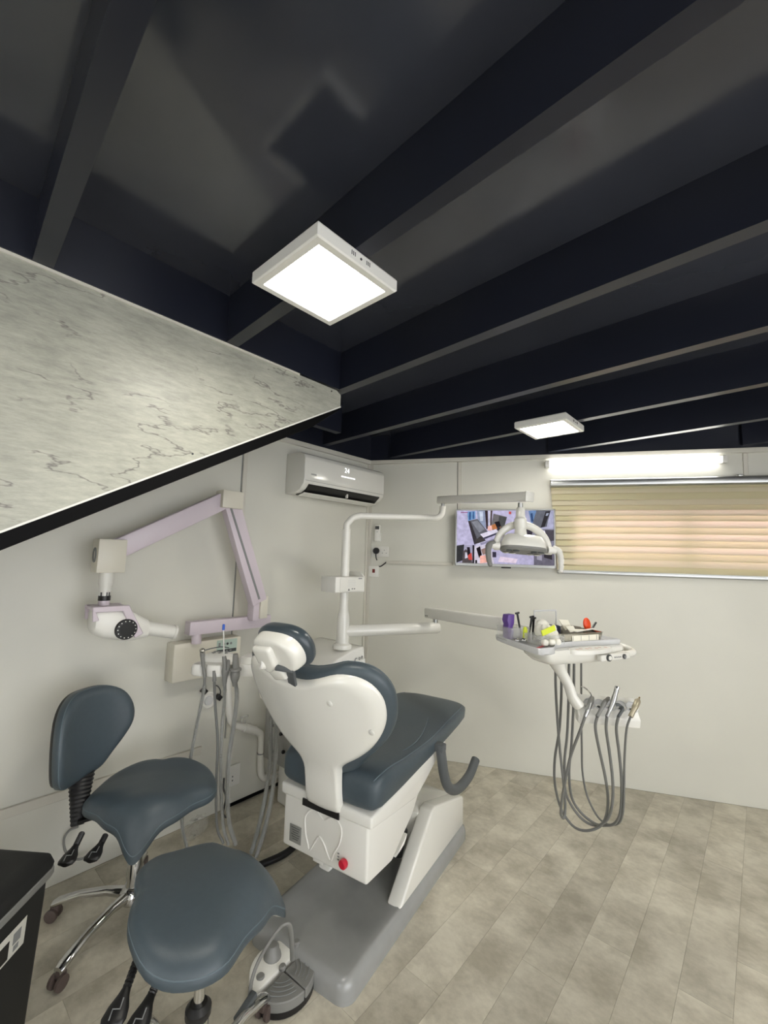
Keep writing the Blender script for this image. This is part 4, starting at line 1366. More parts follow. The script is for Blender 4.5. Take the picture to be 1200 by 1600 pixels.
# ================================================================ assistant holder with suction hoses
ah = thing('assistant_holder', 'white assistant hose holder shelf on bracket at left of chair headrest', 'hose holder', (-1.88, 1.08, .98))
def A_(p): return V(p) - V(-1.88, 1.08, .98)
h0, h1 = V((-2.040, 0.990, 0.946)), V((-1.818, 1.183, 0.967))
hx_ = V(h1.x - h0.x, h1.y - h0.y, 0); HLn = hx_.length; hx_.normalize(); hy_ = V(-hx_.y, hx_.x, 0)
zc = .955
def ap(x, y, z): return A_(V(h0.x, h0.y, zc) + hx_ * x + hy_ * y + V(0, 0, z))
so = [(.0, .0), (.015, -.02), (.05, -.02), (.065, -.005), (.08, -.025), (.115, -.03), (.145, -.02), (.155, .0), (.2, .0), (.28, .0), (.315, .02), (.315, .10), (.27, .13), (.10, .13), (.02, .06)]
SO = [(p.x, p.y) for p in spline([(x, y, 0) for x, y in so], 3, True)]
bm = B()
loft(bm, [[ap(x, y, z) for x, y in inset(SO, k, .16, .05)] for k, z in ((.95, -.028), (1, -.022), (1, .016), (.96, .024), (.6, .026))], True, True)
obj('holder_plate', bm, WHITE, ah, 45)
bm = B()
blob(bm, [(.10 + .085 * math.cos(t), .075 + .055 * math.sin(t)) for t in [2 * math.pi * i / 26 for i in range(26)]], (.10, .075), lambda x, y, r: ap(x, y, .062 - .020 * r ** 4), lambda x, y, r: ap(x, y, .02), 6)
obj('key_hood', bm, WHITE, ah, 50)
for i in range(2):
    for k in range(3):
        quick('touch_key', GREYMARK, ah, box, ap(.072 + .028 * k, .065 + .026 * i, .0615), (.020, .016, .002), smooth=0)
bm = B()
loft(bm, [[ap(x, y, z) for x, y in ((.22, .02), (.30, .02), (.335, .05), (.335, .12), (.22, .12))] for z in (.0, .055)], True, True)
obj('shelf_box', bm, WHITE, ah, 0)
bm = B()
tube(bm, spline([ap(.30, .06, -.01), ap(.36, .07, -.012), A_((-1.810, 1.252, 0.900)), A_((-1.848, 1.348, 0.837)), A_((-1.94, 1.62, .80))], 5), .030, 12)
obj('bracket_arm', bm, WHITE, ah)
bm = B()
beam(bm, A_((-1.760, 1.153, 0.965)), A_((-1.735, 1.235, 0.915)), .05, .055, (0, 0, 1), .008)
obj('arm_joint', bm, OFFW, ah)
bm = B()
tube(bm, [A_((-1.785, 1.221, 0.896)), A_((-1.783, 1.231, 0.837))], .03, 14)
obj('joint_knuckle', bm, OFFW, ah)

SU = [
  ('grey syringe with steel head at left end of assistant holder', [(-1.970, 0.998, 1.044), (-1.970, 1.005, 0.994), (-1.967, 1.017, 0.927)], [(-1.967, 1.017, 0.927), (-1.974, 1.020, 0.862), (-2.024, 1.025, 0.706), (-2.061, 1.026, 0.558), (-2.104, 1.025, 0.396), (-2.132, 1.039, 0.224), (-2.130, 1.072, 0.097)], 0.0062, 'syr'),
  ('grey suction hose with bare end, second from left on assistant holder', [(-1.934, 1.042, 0.957), (-1.933, 1.046, 0.934), (-1.934, 1.048, 0.910)], [(-1.934, 1.048, 0.910), (-1.947, 1.066, 0.801), (-1.956, 1.097, 0.619), (-1.989, 1.121, 0.430), (-2.017, 1.155, 0.207), (-1.998, 1.184, 0.123)], 0.0060, 'bare'),
  ('grey suction handpiece with long blue tipped straw, third on assistant holder', [(-1.895, 1.066, 1.024), (-1.893, 1.076, 0.971), (-1.898, 1.079, 0.918)], [(-1.898, 1.079, 0.918), (-1.912, 1.092, 0.832), (-1.941, 1.106, 0.650), (-1.973, 1.135, 0.431), (-1.994, 1.175, 0.208), (-1.980, 1.200, 0.118)], 0.0062, 'straw'),
  ('thick grey suction handpiece, rightmost on assistant holder', [(-1.855, 1.100, 1.037), (-1.857, 1.106, 0.978), (-1.863, 1.110, 0.919)], [(-1.863, 1.110, 0.919), (-1.868, 1.128, 0.848), (-1.880, 1.132, 0.744), (-1.928, 1.144, 0.557), (-1.953, 1.160, 0.387), (-1.963, 1.186, 0.231), (-1.954, 1.223, 0.119)], 0.0085, 'thick'),
]
for lab, hp3, hs3, r_, kd in SU:
    o0 = V(hp3[2])
    t = thing('suction_handpiece', lab, 'suction handpiece', o0, 0, 'handpieces on the assistant holder')
    a, b, c_ = [V(p) - o0 for p in hp3]
    bm = B()
    if kd == 'syr':
        tube(bm, spline([c_, b, a], 5), [.0075] * 4 + [.0095] * 4 + [.011] * 3, 12)
        obj('grip', bm, GREY, t)
        quick('head', STEELB, t, ellipsoid, a + V(.0, 0, .004), (.016, .013, .012), nu=12, nv=8)
        bm = B(); tube(bm, spline([a + V(.01, .006, .006), a + V(.035, .03, .016), a + V(.06, .06, .022), a + V(.085, .085, .018)], 5), .0025, 7)
        obj('nozzle', bm, DGREY, t)
    elif kd == 'bare':
        tube(bm, [a, b, c_], [.006, .0085, .009], 12)
        obj('grip', bm, GREY, t)
    elif kd == 'straw':
        tube(bm, spline([c_ - V(0, 0, .03), c_, b, a], 4), [.007, .008, .009, .010, .011, .012, .015, .017, .015, .012, .011, .010, .009], 12)
        obj('grip', bm, GREY, t)
        quick('valve_lever', GREY, t, box, (a + b) / 2 + V(.018, .006, -.012), (.018, .014, .05), bev=.004)
        bm = B(); tube(bm, [a, V((-1.891, 1.052, 1.150)) - o0], .0032, 8)
        obj('straw', bm, mat('clear_straw', (214, 214, 210), .25), t)
        bm = B(); e1 = V((-1.891, 1.052, 1.150)) - o0; tube(bm, [e1 - V(0, 0, .004), e1 + V(0, 0, .018), e1 + V(0, 0, .022)], [.0062, .0062, .004], 10)
        obj('straw_tip', bm, BLUE, t)
    else:
        tube(bm, spline([c_ - V(0, 0, .03), c_, b, a], 4), [.009, .010, .0115, .014, .018, .0205, .0215, .019, .016, .015, .014, .013, .011], 14)
        obj('grip', bm, GREY, t)
        quick('valve_ring', GREY, t, lathe, [(.02, -.008), (.027, -.004), (.027, .004), (.02, .008)], 16, b + V(0, 0, -.012))
    hh = spline([V(p) - o0 for p in hs3], 6)
    bm = B(); tube(bm, hh, r_, 10)
    obj('hose', bm, HOSE, t, 60)
    if kd != 'bare':
        bm = B(); tube(bm, hh[4:], r_ + .0035, 10, False, 1.0, False)
        obj('film_sleeve', bm, SLEEVE, t, 60)

# pair of sleeved hoses coming down behind the chair
HLAB = ['left of two sleeved grey hoses hanging to the floor beside the chair back', 'right of two sleeved grey hoses hanging to the floor, touching the chair back']
for k, pts in enumerate(([(-2.053, 1.458, 0.681), (-2.065, 1.466, 0.548), (-2.054, 1.467, 0.418), (-2.034, 1.439, 0.272), (-2.013, 1.396, 0.139), (-1.970, 1.336, 0.067), (-1.966, 1.318, 0.030)],
            [(-2.032, 1.464, 0.671), (-2.037, 1.482, 0.518), (-2.029, 1.480, 0.389), (-1.997, 1.447, 0.250), (-1.968, 1.397, 0.126), (-1.936, 1.341, 0.056), (-1.932, 1.322, 0.026)])):
    HO0 = V(pts[-1])
    hz_ = thing('suction_hose', HLAB[k], 'hose', HO0, 0, 'sleeved hoses beside the chair')
    pp = spline([V(p) - HO0 for p in pts], 6)
    bm = B(); tube(bm, pp, .0095, 10); obj('inner_tube', bm, HOSE, hz_, 60)
    bm = B(); tube(bm, pp[3:], .014, 10, False, 1.0, False); obj('film_sleeve', bm, SLEEVE, hz_, 60)

# drain pipe on the wall
dp_ = thing('drain_pipe', 'white plastic drain pipe stepping down left wall behind suction hoses', 'pipe', (-2.420, 1.657, 0.248))
D0 = V((-2.420, 1.657, 0.248))
pp = [(-2.425, 1.385, 0.836), (-2.425, 1.405, 0.667), (-2.425, 1.426, 0.541), (-2.425, 1.450, 0.491), (-2.425, 1.495, 0.462), (-2.425, 1.576, 0.421), (-2.425, 1.627, 0.392), (-2.425, 1.653, 0.359), (-2.425, 1.659, 0.265), (-2.425, 1.661, 0.169), (-2.425, 1.673, 0.119), (-2.425, 1.712, 0.091), (-2.425, 1.785, 0.085), (-2.425, 1.854, 0.086)]
bm = B(); tube(bm, spline([V(p) - D0 for p in pp], 5), .021, 14); obj('pipe', bm, PVC, dp_, 60)
bm = B()
u_ = V((-2.425, 1.557, 0.430)) - D0; w_ = V((-2.425, 1.608, 0.405)) - D0
tube(bm, [u_ - (w_ - u_) * .6, w_], .0255, 14); obj('coupling', bm, PVC, dp_)
bm = B(); v_ = V((-2.425, 1.655, 0.255)) - D0; tube(bm, [v_, v_ + V(0, 0, .006)], .0225, 14); obj('joint_ring', bm, GREYMARK, dp_)
bm = B()
q0 = V((-2.425, 1.503, 0.459)) - D0
tube(bm, [q0 + V(.0, 0, .02), q0 + V(.004, .004, .055)], .007, 8); tube(bm, [q0 + V(.0, .03, .014), q0 + V(.004, .034, .05)], .007, 8)
box(bm, q0 + V(.004, .02, .054), (.016, .05, .012), None, .003)
obj('pipe_clip', bm, CLEAR, dp_)

# sockets low on the left wall
ws = thing('round_socket', 'round white wall socket with black plug pins behind the suction hoses', 'socket', (-2.455, 1.295, 0.651))
quick('base', WHITE, ws, lathe, [(.047, 0), (.047, .014), (.040, .018), (.036, .010), (.0, .010)], 26, (0, 0, 0), (1, 0, 0))
quick('insert', TRAYM, ws, lathe, [(.026, .01), (.024, .022), (.0, .022)], 20, (0, 0, 0), (1, 0, 0))
for (y, z) in ((-.035, .062), (.058, .008)):
    quick('black_plug', BLACK, ws, box, (.02, y, z), (.03, .028, .03), Matrix.Rotation(R(45), 3, 'X'), .003)
bm = B(); tube(bm, spline([(.022, .058, .008), (.026, .064, .04), (.016, .05, .07), (.008, .03, .078)], 5), .0035, 8); obj('cord', bm, BLACK, ws)
w2 = thing('low_socket', 'small white wall outlet low on left wall behind the hoses', 'socket', (-2.457, 1.491, 0.178))
quick('face_plate', WHITE, w2, box, (.008, 0, 0), (.016, .075, .12), bev=.004)
for k in range(2):
    quick('pin_hole', DARKMARK, w2, box, (.0165, -.012, -.004 - .022 * k), (.001, .007, .007), smooth=0)

# cables on the floor
fc = thing('floor_hose', 'thick black hose on floor running under the dental chair', 'hose', (-1.869, 1.416, 0.016))
F0 = V((-1.869, 1.416, 0.016))
bm = B(); tube(bm, spline([V(p) - F0 for p in ((-1.887, 1.564, 0.020), (-1.863, 1.485, 0.020), (-1.862, 1.418, 0.018), (-1.873, 1.352, 0.018), (-1.888, 1.284, 0.018), (-1.922, 1.218, 0.018))], 6), .016, 12); obj('hose', bm, BLACK, fc, 60)
fg = thing('grey_cable', 'thin grey cable looping on the wall and floor beside the stool levers', 'cable', (-2.440, 0.655, 0.219))
G0 = V((-2.440, 0.655, 0.219))
bm = B(); tube(bm, spline([V(p) - G0 for p in ((-2.445, 0.701, 0.220), (-2.440, 0.665, 0.220), (-2.440, 0.648, 0.190), (-2.440, 0.658, 0.137), (-2.430, 0.683, 0.100), (-2.400, 0.715, 0.096), (-2.400, 0.757, 0.109))], 6), .005, 8); obj('sheath', bm, GREY, fg, 60)
kl = thing('black_cable', 'thin black cable dropping to floor beside the rear stool seat', 'cable', (-2.400, 1.401, 0.137))
K0 = V((-2.400, 1.401, 0.137))
bm = B(); tube(bm, spline([V(p) - K0 for p in ((-2.430, 1.418, 0.191), (-2.420, 1.412, 0.140), (-2.420, 1.432, 0.083), (-2.380, 1.400, 0.055), (-2.360, 1.383, 0.035), (-2.340, 1.397, 0.017))], 6), .006, 8); obj('sheath', bm, BLACK, kl, 60)
pw = thing('plastic_bag', 'crumpled clear plastic wrap on floor under rear stool seat edge', 'plastic wrap', (-2.345, 1.217, 0.050))
W0 = V((-2.345, 1.217, 0.050))
bm = B()
ellipsoid(bm, (0, 0, -.01), (.05, .085, .04), Matrix.Rotation(.5, 3, 'Z'), 1.0, 18, 10)
for v in bm.verts:
    v.co += V(rnd.uniform(-1, 1), rnd.uniform(-1, 1), rnd.uniform(-1, 1)) * .009
obj('plastic_bag_film', bm, SLEEVE, pw, 10)

# ================================================================ saddle stools
def smooth(a, b, x):
    t = max(0.0, min(1.0, (x - a) / (b - a)))
    return t * t * (3 - 2 * t)
SANG = [0, 8, 20, 38, 58, 78, 98, 120, 145, 165, 180]
SRAD = [.2593, .245, .2165, .2086, .2104, .2477, .2486, .2383, .2037, .1776, .1618]
half_ = [(r * math.cos(R(a)), r * math.sin(R(a))) for a, r in zip(SANG, SRAD)]
SOUT = [(p.x, p.y) for p in spline([(x, y, 0) for x, y in half_ + [(x, -y) for x, y in half_[-2:0:-1]]], 4, True)]
def sad(x, y):
    return -(.695 + 2.209 * smooth(.0347, .2418, x)) * y * y - 6.576 * max(0.0, x - .117) ** 2 + .0211 * smooth(-.05, -.2, x)
def make_stool(loc, fwd, label, zs, legs0, hub):
    t = thing('saddle_stool', label, 'stool', loc, fwd, 'saddle stools')
    def off(p): return Matrix.Rotation(-fwd, 3, 'Z') @ (V(hub[0], hub[1], 0) - V(loc[0], loc[1], 0)) + V(p)
    def top(x, y, r): return V(x, y, zs + sad(x, y) - rnd_edge(r, .030))
    def bot(x, y, r): return V(x, y, zs + sad(x, y) - .058 + rnd_edge(r, .016))
    bm = B(); blob(bm, SOUT, (.0, 0), top, bot, 14); obj('seat', bm, LEATHER, t, 65)
    bm = B(); tube(bm, [V(x * .985, y * .985, zs + sad(x * .985, y * .985) - .0225) for x, y in SOUT], .0022, 6, True); obj('stitched_seam', bm, SEAM, t)
    bm = B(); blob(bm, [(x * .955, y * .945) for x, y in SOUT], (0, 0), lambda x, y, r: V(x, y, zs + sad(x, y) - .050), lambda x, y, r: V(x, y, zs + sad(x, y) - .066 + rnd_edge(r, .008)), 8); obj('seat_pan', bm, OFFW, t, 60)
    quick('mechanism', BLACK, t, box, off((-.01, 0, zs - .095)), (.17, .12, .045), bev=.008)
    bm = B(); lathe(bm, [(.014, .13), (.014, zs - .09)], 18, off((0, 0, 0))); obj('gas_piston', bm, CHROME, t)
    bm = B(); lathe(bm, [(.028, .075), (.028, zs - .265), (.026, zs - .262)], 20, off((0, 0, 0))); obj('column', bm, CHROME, t)
    bm = B(); lathe(bm, [(.030, zs - .28), (.033, zs - .275), (.033, zs - .258), (.022, zs - .246)], 20, off((0, 0, 0))); obj('column_cap', bm, BLACK, t)
    bm = B(); lathe(bm, [(.040, .068), (.050, .080), (.048, .105), (.034, .128), (.030, .13)], 22, off((0, 0, 0))); obj('hub', bm, CHROME, t)
    for k in range(5):
        a = legs0 + 2 * math.pi * k / 5 - fwd
        d = V(math.cos(a), math.sin(a), 0)
        n = V(-d.y, d.x, 0)
        secs = []
        for q, z, w, hh in ((.03, .100, .022, .022), (.10, .106, .017, .017), (.20, .096, .016, .014), (.26, .080, .020, .014), (.295, .068, .022, .014), (.31, .060, .018, .012)):
            secs.append([off(d * q + n * (w * math.cos(s)) + V(0, 0, z + hh * math.sin(s))) for s in [2 * math.pi * i / 12 for i in range(12)]])
        bm = B(); loft(bm, secs, True, True); lg = obj('leg', bm, CHROME, t, 50)
        bm = B()
        for s in (-1, 1):
            lathe(bm, [(.018, -.007), (.024, -.005), (.024, .005), (.018, .007)], 16, off(d * .305 + n * (s * .016) + V(0, 0, .0245)), n)
        box(bm, off(d * .297 + V(0, 0, .046)), (.03, .022, .03), Matrix.Rotation(a, 3, 'Z'), .006)
        obj('castor', bm, CASTOR, lg, 40)
    return t
def add_lever(t, pts):
    """ribbed shaft ending in a flat black paddle; stool-local points root -> tip"""
    r, m, e = [V(p) for p in pts]
    bm = B()
    n = 22
    tube(bm, [r + (m - r) * (i / n) for i in range(n + 1)], [.0085 + .002 * (i % 2) for i in range(n + 1)], 10)
    lv = obj('lever', bm, BLACK, t, 25)
    d = (e - m).normalized(); sd = d.cross(V(0, 0, 1)).normalized(); u = sd.cross(d)
    L = (e - m).length
    bm = B()
    loft(bm, [[m + d * (L * q) + sd * (w * math.cos(s)) + u * (.009 * math.sin(s)) for s in [2 * math.pi * i / 14 for i in range(14)]] for q, w in ((0, .010), (.2, .014), (.5, .024), (.8, .028), (.95, .024), (1, .012))], True, True)
    obj('paddle', bm, BLACK, lv, 50)
    bm = B()
    c = m + d * (L * .62) + u * .0095
    tube(bm, [c - d * .02 - sd * .006, c - sd * .008, c + sd * .008, c + d * .02 + sd * .006], .0016, 5)
    obj('paddle_mark', bm, GREYMARK, lv)
def to_local(t, p):
    M = Matrix.Translation(t.location) @ Matrix.Rotation(t.rotation_euler[2], 4, 'Z')
    return M.inverted() @ V(p)

SA = make_stool((-1.9685, .8278, 0), -.594, 'slate saddle stool with backrest, chrome star base, standing nearest left wall', .551, math.atan2(-.27, .135), (-2.02, .797))
SB = make_stool((-1.286, .692, 0), 1.136, 'slate saddle stool without backrest, nearest the camera, beside the foot control', .551, R(109), (-1.19, .662))
for tips in (((-1.914, 0.563, 0.470), (-1.876, 0.536, 0.455), (-1.825, 0.494, 0.435)), ((-1.859, 0.623, 0.460), (-1.837, 0.604, 0.450), (-1.795, 0.559, 0.430))):
    add_lever(SA, [to_local(SA, p) for p in tips])
for tips in (((-1.285, 0.546, 0.470), (-1.202, 0.479, 0.450), (-1.156, 0.432, 0.430)), ((-1.195, 0.571, 0.460), (-1.153, 0.517, 0.440), (-1.105, 0.459, 0.420))):
    add_lever(SB, [to_local(SB, p) for p in tips])
# backrest of the rear stool
bc = V((-2.170, 0.626, 0.737))
fn_ = V(.90, .42, .10).normalized()          # facing direction of the pad
sx_ = V(-fn_.y, fn_.x, 0).normalized()
up_ = fn_.cross(sx_)
def bp(x, y, o):
    return to_local(SA, bc + sx_ * x + up_ * y + fn_ * o)
bo = [(0, .175), (.075, .168), (.135, .130), (.165, .065), (.165, -.005), (.135, -.065), (.095, -.115), (.060, -.155), (.03, -.168), (0, -.170)]
bo = bo + [(-.07, -.176), (-.135, -.166), (-.172, -.13), (-.186, -.06), (-.184, .02), (-.165, .09), (-.125, .140), (-.07, .168)]
BPO = [(p.x, p.y) for p in spline([(x, y, 0) for x, y in bo], 4, True)]
bend_ = lambda x, y: 2.0 * x * x - .25 * y * y
bm = B(); blob(bm, BPO, (0, 0), lambda x, y, r: bp(x, y, .030 + bend_(x, y) - rnd_edge(r, .026)), lambda x, y, r: bp(x, y, -.030 + bend_(x, y) + rnd_edge(r, .010)), 11); obj('backrest', bm, LEATHER, SA, 65)
bm = B(); tube(bm, [bp(x * .985, y * .985, .010 + bend_(x, y)) for x, y in BPO], .0022, 6, True); obj('stitched_seam', bm, SEAM, SA)
bm = B(); blob(bm, [(x * .975, y * .975) for x, y in BPO], (0, 0), lambda x, y, r: bp(x, y, -.026 + bend_(x, y)), lambda x, y, r: bp(x, y, -.038 + bend_(x, y)), 6); obj('backrest_shell', bm, BLACK, SA, 60)
# ribbed rubber boot under the pad
b0, b1 = V((-2.170, 0.616, 0.582)), V((-2.100, 0.599, 0.406))
bd = (b1 - b0)
bm = B()
nn = 26
tube(bm, [to_local(SA, b0 + bd * (i / nn)) for i in range(nn + 1)], [(.050 - .026 * i / nn) * (1.0 if i % 2 else .90) for i in range(nn + 1)], 12, False, .55)
obj('rubber_boot', bm, BLACK, SA, 20)
bm = B(); beam(bm, to_local(SA, b1 + V(0, 0, .02)), to_local(SA, V(-2.015, .80, .45)), .05, .012, (0, 0, 1), .003); obj('back_bar', bm, BLACK, SA)

# ================================================================ waste bin
bq = V((-1.780, 0.458, 0.500))
e1 = V(.70, -.714, 0); e2 = V(-.79, -.61, 0)
bn = thing('waste_bin', 'black plastic pedal bin with white sticker at lower left beside the stools', 'bin', (bq.x + (e1.x * .17 + e2.x * .12), bq.y + (e1.y * .17 + e2.y * .12), 0))
def bp2(a, b, z, k=1.0):
    c0 = bq + e1 * .17 + e2 * .12
    p = c0 + (e1 * (a - .17) + e2 * (b - .12)) * k
    return V(p.x, p.y, z) - V(bn.location)
def brr(i, z, k):
    return [bp2(x, y, z, k) for x, y in rrect(i, .34 - i, i, .24 - i, .022, 3)]
bm = B(); loft(bm, [brr(.012, 0, .84), brr(.008, .006, .86), brr(.008, .40, .97), brr(.008, .455, .975)], True, True); obj('body', bm, BLACKM, bn, 30)
bm = B(); loft(bm, [brr(.0, .452, 1.0), brr(-.003, .458, 1.0), brr(-.003, .474, 1.0), brr(.0, .478, 1.0)], True, True); obj('rim', bm, GREY, bn, 30)
bm = B(); loft(bm, [brr(.0, .478, 1.0), brr(-.002, .49, 1.0), brr(.006, .512, 1.0), brr(.03, .522, 1.0), brr(.06, .518, .9)], True, True); obj('lid', bm, BLACKM, bn, 40)
def face(a, z, o=.0):
    k = .86 + .115 * min(1, z / .41)
    c0 = bq + e1 * .17 + e2 * .12
    nf = V(-e1.y, e1.x, 0)
    if nf.dot(e2) > 0: nf = -nf
    p = c0 + e1 * ((a - .17) * k) + e2 * ((.008 - .12) * k) + nf * o
    return V(p.x, p.y, z) - V(bn.location)
bm = B()
loft(bm, [[face(.10, .40, .002), face(.34, .40, .002), face(.34, .325, .002), face(.10, .325, .002)], [face(.10, .40, .003), face(.34, .40, .003), face(.34, .325, .003), face(.10, .325, .003)]], True, True)
stk = obj('sticker', bm, mat('white_sticker', (206, 205, 196), .5), bn, 0)
def mark(a0, a1, z0, z1, m=DARKMARK):
    bm = B()
    loft(bm, [[face(a0, z1, o), face(a1, z1, o), face(a1, z0, o), face(a0, z0, o)] for o in (.0032, .0038)], True, True)
    obj('sticker_mark', bm, m, stk, 0)
mark(.165, .215, .332, .380, BLACK); mark(.12, .150, .355, .385, GREYMARK); mark(.125, .145, .335, .350, GREYMARK)
for k in range(3): mark(.255, .285, .375 - .022 * k, .388 - .022 * k, BLACK); mark(.30, .325, .375 - .022 * k, .388 - .022 * k, BLACK)
bm = B(); beam(bm, bp2(.30, -.01, .03), bp2(.30, -.05, .018), .09, .012, (0, 0, 1), .004); obj('foot_pedal', bm, SILVER, bn)

# ================================================================ foot control
fo = thing('foot_control', 'round grey and white dental foot control with carrying loop on floor', 'foot control', (-1.332, 1.048, 0.000))
bm = B(); lathe(bm, [(.108, 0), (.112, .005), (.112, .022), (.104, .028)], 36); obj('rubber_base', bm, BLACK, fo, 30)
cdir = V((-1.191, 1.039, 0.060)) - V((-1.377, 1.017, 0.060)); cdir.z = 0; cdir.normalize()      # towards the ribbed pedals
sdir = V(-cdir.y, cdir.x, 0)
def fq(a, b, z): return cdir * a + sdir * b + V(0, 0, z)
def arcp(r, a0, a1, n=16): return [(r * math.cos(R(a0 + (a1 - a0) * i / n)), r * math.sin(R(a0 + (a1 - a0) * i / n))) for i in range(n + 1)]
for (a0, a1) in ((-86, -1), (1, 86)):
    pl_ = [(.010, .003 if a0 > 0 else -.003)] + arcp(.112, a0, a1)
    bm = B(); prism(bm, pl_, lambda u, v, d: fq(u, v, d - .10 * max(0, math.hypot(u, v) - .06)), .026, .058, .003, 1); pd = obj('pedal', bm, GREY, fo, 30)
    for rr in (.050, .064, .078, .092):
        bm = B(); tube(bm, [fq(x, y, .0585 - .10 * max(0, rr - .06)) for x, y in arcp(rr, a0 + 12, a1 - 12)], .0016, 5); obj('pedal_rib', bm, GREYMARK, pd)
bm = B(); prism(bm, [(-.006, -.108), (-.03, -.107)] + arcp(.112, 258 - 4, 106, 16)[1:-1] + [(-.03, .107), (-.006, .108)], lambda u, v, d: fq(u, v, d + .10 * min(.05, max(0, -u)) ), .024, .060, .005, 2); obj('top_cover', bm, WHITE, fo, 30)
quick('push_button', GREY, fo, lathe, [(.032, 0), (.030, .010), (.024, .018), (.022, .034), (.016, .040), (.0, .041)], 22, fq(-.062, .008, .062))
quick('oval_button', GREY, fo, lathe, [(.014, 0), (.014, .006), (.011, .009), (.0, .009)], 16, fq(-.035, -.068, .060))
quick('centre_knob', GREY, fo, lathe, [(.012, 0), (.013, .008), (.009, .013), (.0, .013)], 14, fq(.0, .0, .058))
FO = V(fo.location)
bm = B(); tube(bm, spline([V(p) - FO for p in ((-1.300, 1.064, 0.096), (-1.282, 1.045, 0.158), (-1.266, 1.020, 0.241), (-1.267, 1.003, 0.262), (-1.277, 0.982, 0.253), (-1.287, 0.951, 0.223), (-1.296, 0.921, 0.182), (-1.296, 0.900, 0.143), (-1.305, 0.900, 0.090))], 6), .0085, 12, False, .6); obj('carry_loop', bm, GREY, fo, 60)
quick('loop_socket', GREY, fo, lathe, [(.014, 0), (.014, .03), (.010, .034)], 14, fq(-.02, .085, .05))
bm = B(); beam(bm, V((-1.283, 0.904, 0.109)) - FO, V((-1.265, 0.828, 0.091)) - FO, .022, .018, (0, 0, 1), .004); obj('cross_bar', bm, DGREY, fo)

# ================================================================ things on the tray
def on_tray(x, y): return TC + TXv * x + TYv * y
TA = math.atan2(TXv.y, TXv.x)
zt = 1.125 - .002 + .001
def tthing(name, label, cat, x, y, rz=0.0, group=None):
    p = on_tray(x, y)
    return thing(name, label, cat, (p.x, p.y, zt + .001), TA + rz, group)
# clear acrylic organisers
cx_ = tthing('acrylic_organiser', 'clear acrylic organiser box full of small items at left of tray', 'organiser', -.055, .215)
bm = B()
for (c, s) in (((0, 0, .002), (.12, .10, .003)), ((0, -.049, .032), (.12, .002, .062)), ((0, .049, .032), (.12, .002, .062)), ((-.059, 0, .032), (.002, .10, .062)), ((.059, 0, .032), (.002, .10, .062)), ((.0, 0, .028), (.002, .10, .05)), ((.03, 0, .028), (.002, .10, .05))):
    box(bm, c, s)
obj('box', bm, CLEAR, cx_, 0)
cy_ = tthing('acrylic_organiser', 'clear acrylic organiser box holding bagged cotton, middle left of tray', 'organiser', .025, .10)
bm = B()
for (c, s) in (((0, 0, .002), (.15, .10, .003)), ((0, -.049, .022), (.15, .002, .042)), ((0, .049, .022), (.15, .002, .042)), ((-.074, 0, .022), (.002, .10, .042)), ((.074, 0, .022), (.002, .10, .042)), ((-.025, 0, .02), (.002, .10, .036))):
    box(bm, c, s)
obj('box', bm, CLEAR, cy_, 0)
def at_tray(name, label, cat, p, rz=0.0, group=None):
    return thing(name, label, cat, p, rz, group)
TP = lambda x, y, z: tuple(on_tray(x, y) + V(0, 0, zt - 1.125 + z))
pu = at_tray('purple_holder', 'purple plastic block standing in organiser at left end of tray', 'block', TP(-.09, .215, .005), TA)
bm = B(); prism(bm, [(-.016, 0), (.014, 0), (.020, .04), (.012, .055), (.022, .075), (.024, .118), (-.014, .116), (-.020, .09), (-.012, .07), (-.018, .05), (-.014, .03)], lambda u, v, d: V(u, d, v), -.02, .02, .003, 2); obj('block', bm, PURPLE, pu, 40)
for k, (x, y) in enumerate(((-.098, .150), (-.066, .140))):
    s = tag(quick('chrome_capsule', CHROME, None, ellipsoid, TP(x, y, .012), (.014, .018, .011), Matrix.Rotation(TA + .5 * k, 3, 'Z'), nu=14, nv=10), ['left one of two small chrome capsules below the purple block', 'right one of two small chrome capsules below the purple block'][k], 'capsule', 'chrome capsules on the tray')
for k, (x, y, dx, dy, L) in enumerate(((-.02, .20, .0, .03, .115), (.0, .175, .012, -.01, .105), (.018, .17, .02, .01, .095))):
    t = at_tray('black_tool', ['black dental hand tool leaning furthest left in organiser', 'black dental hand tool in middle of organiser', 'black dental hand tool leaning right in organiser'][k], 'tool', TP(x, y, .006), TA, 'black tools in the organiser')
    bm = B(); tube(bm, [(0, 0, 0), (dx * .5, dy * .5, L * .5), (dx, dy, L)], [.004, .005, .0055], 10); obj('shaft', bm, BLACK, t)
    bm = B(); beam(bm, (dx - .012, dy, L), (dx + .012, dy, L + .004), .009, .009, (0, 0, 1), .002); obj('head', bm, BLACK, t)
yb = at_tray('tube', 'small lime yellow tube in acrylic organiser', 'tube', TP(-.03, .165, .005), TA)
bm = B(); tube(bm, [(0, 0, 0), (0, 0, .05), (0, 0, .062)], [.011, .011, .006], 14); obj('body', bm, YELLOW, yb)
cb_ = at_tray('cotton_bag', 'white bag of cotton rolls bulging from organiser on tray', 'cotton bag', TP(.055, .115, .02), TA)
bm = B()
for (c, r) in (((-.035, .02, .045), (.045, .04, .045)), ((.02, .01, .035), (.05, .045, .042)), ((-.01, .03, .075), (.05, .04, .030)), ((.055, -.01, .02), (.035, .04, .035)), ((.03, -.03, .012), (.04, .03, .028)), ((.062, .0, .055), (.022, .022, .026)), ((-.045, -.02, .055), (.03, .03, .03))):
    ellipsoid(bm, c, r, None, 1.0, 16, 10)
for v in bm.verts:
    v.co += V(rnd.uniform(-1, 1), rnd.uniform(-1, 1), rnd.uniform(-1, 1)) * .0022
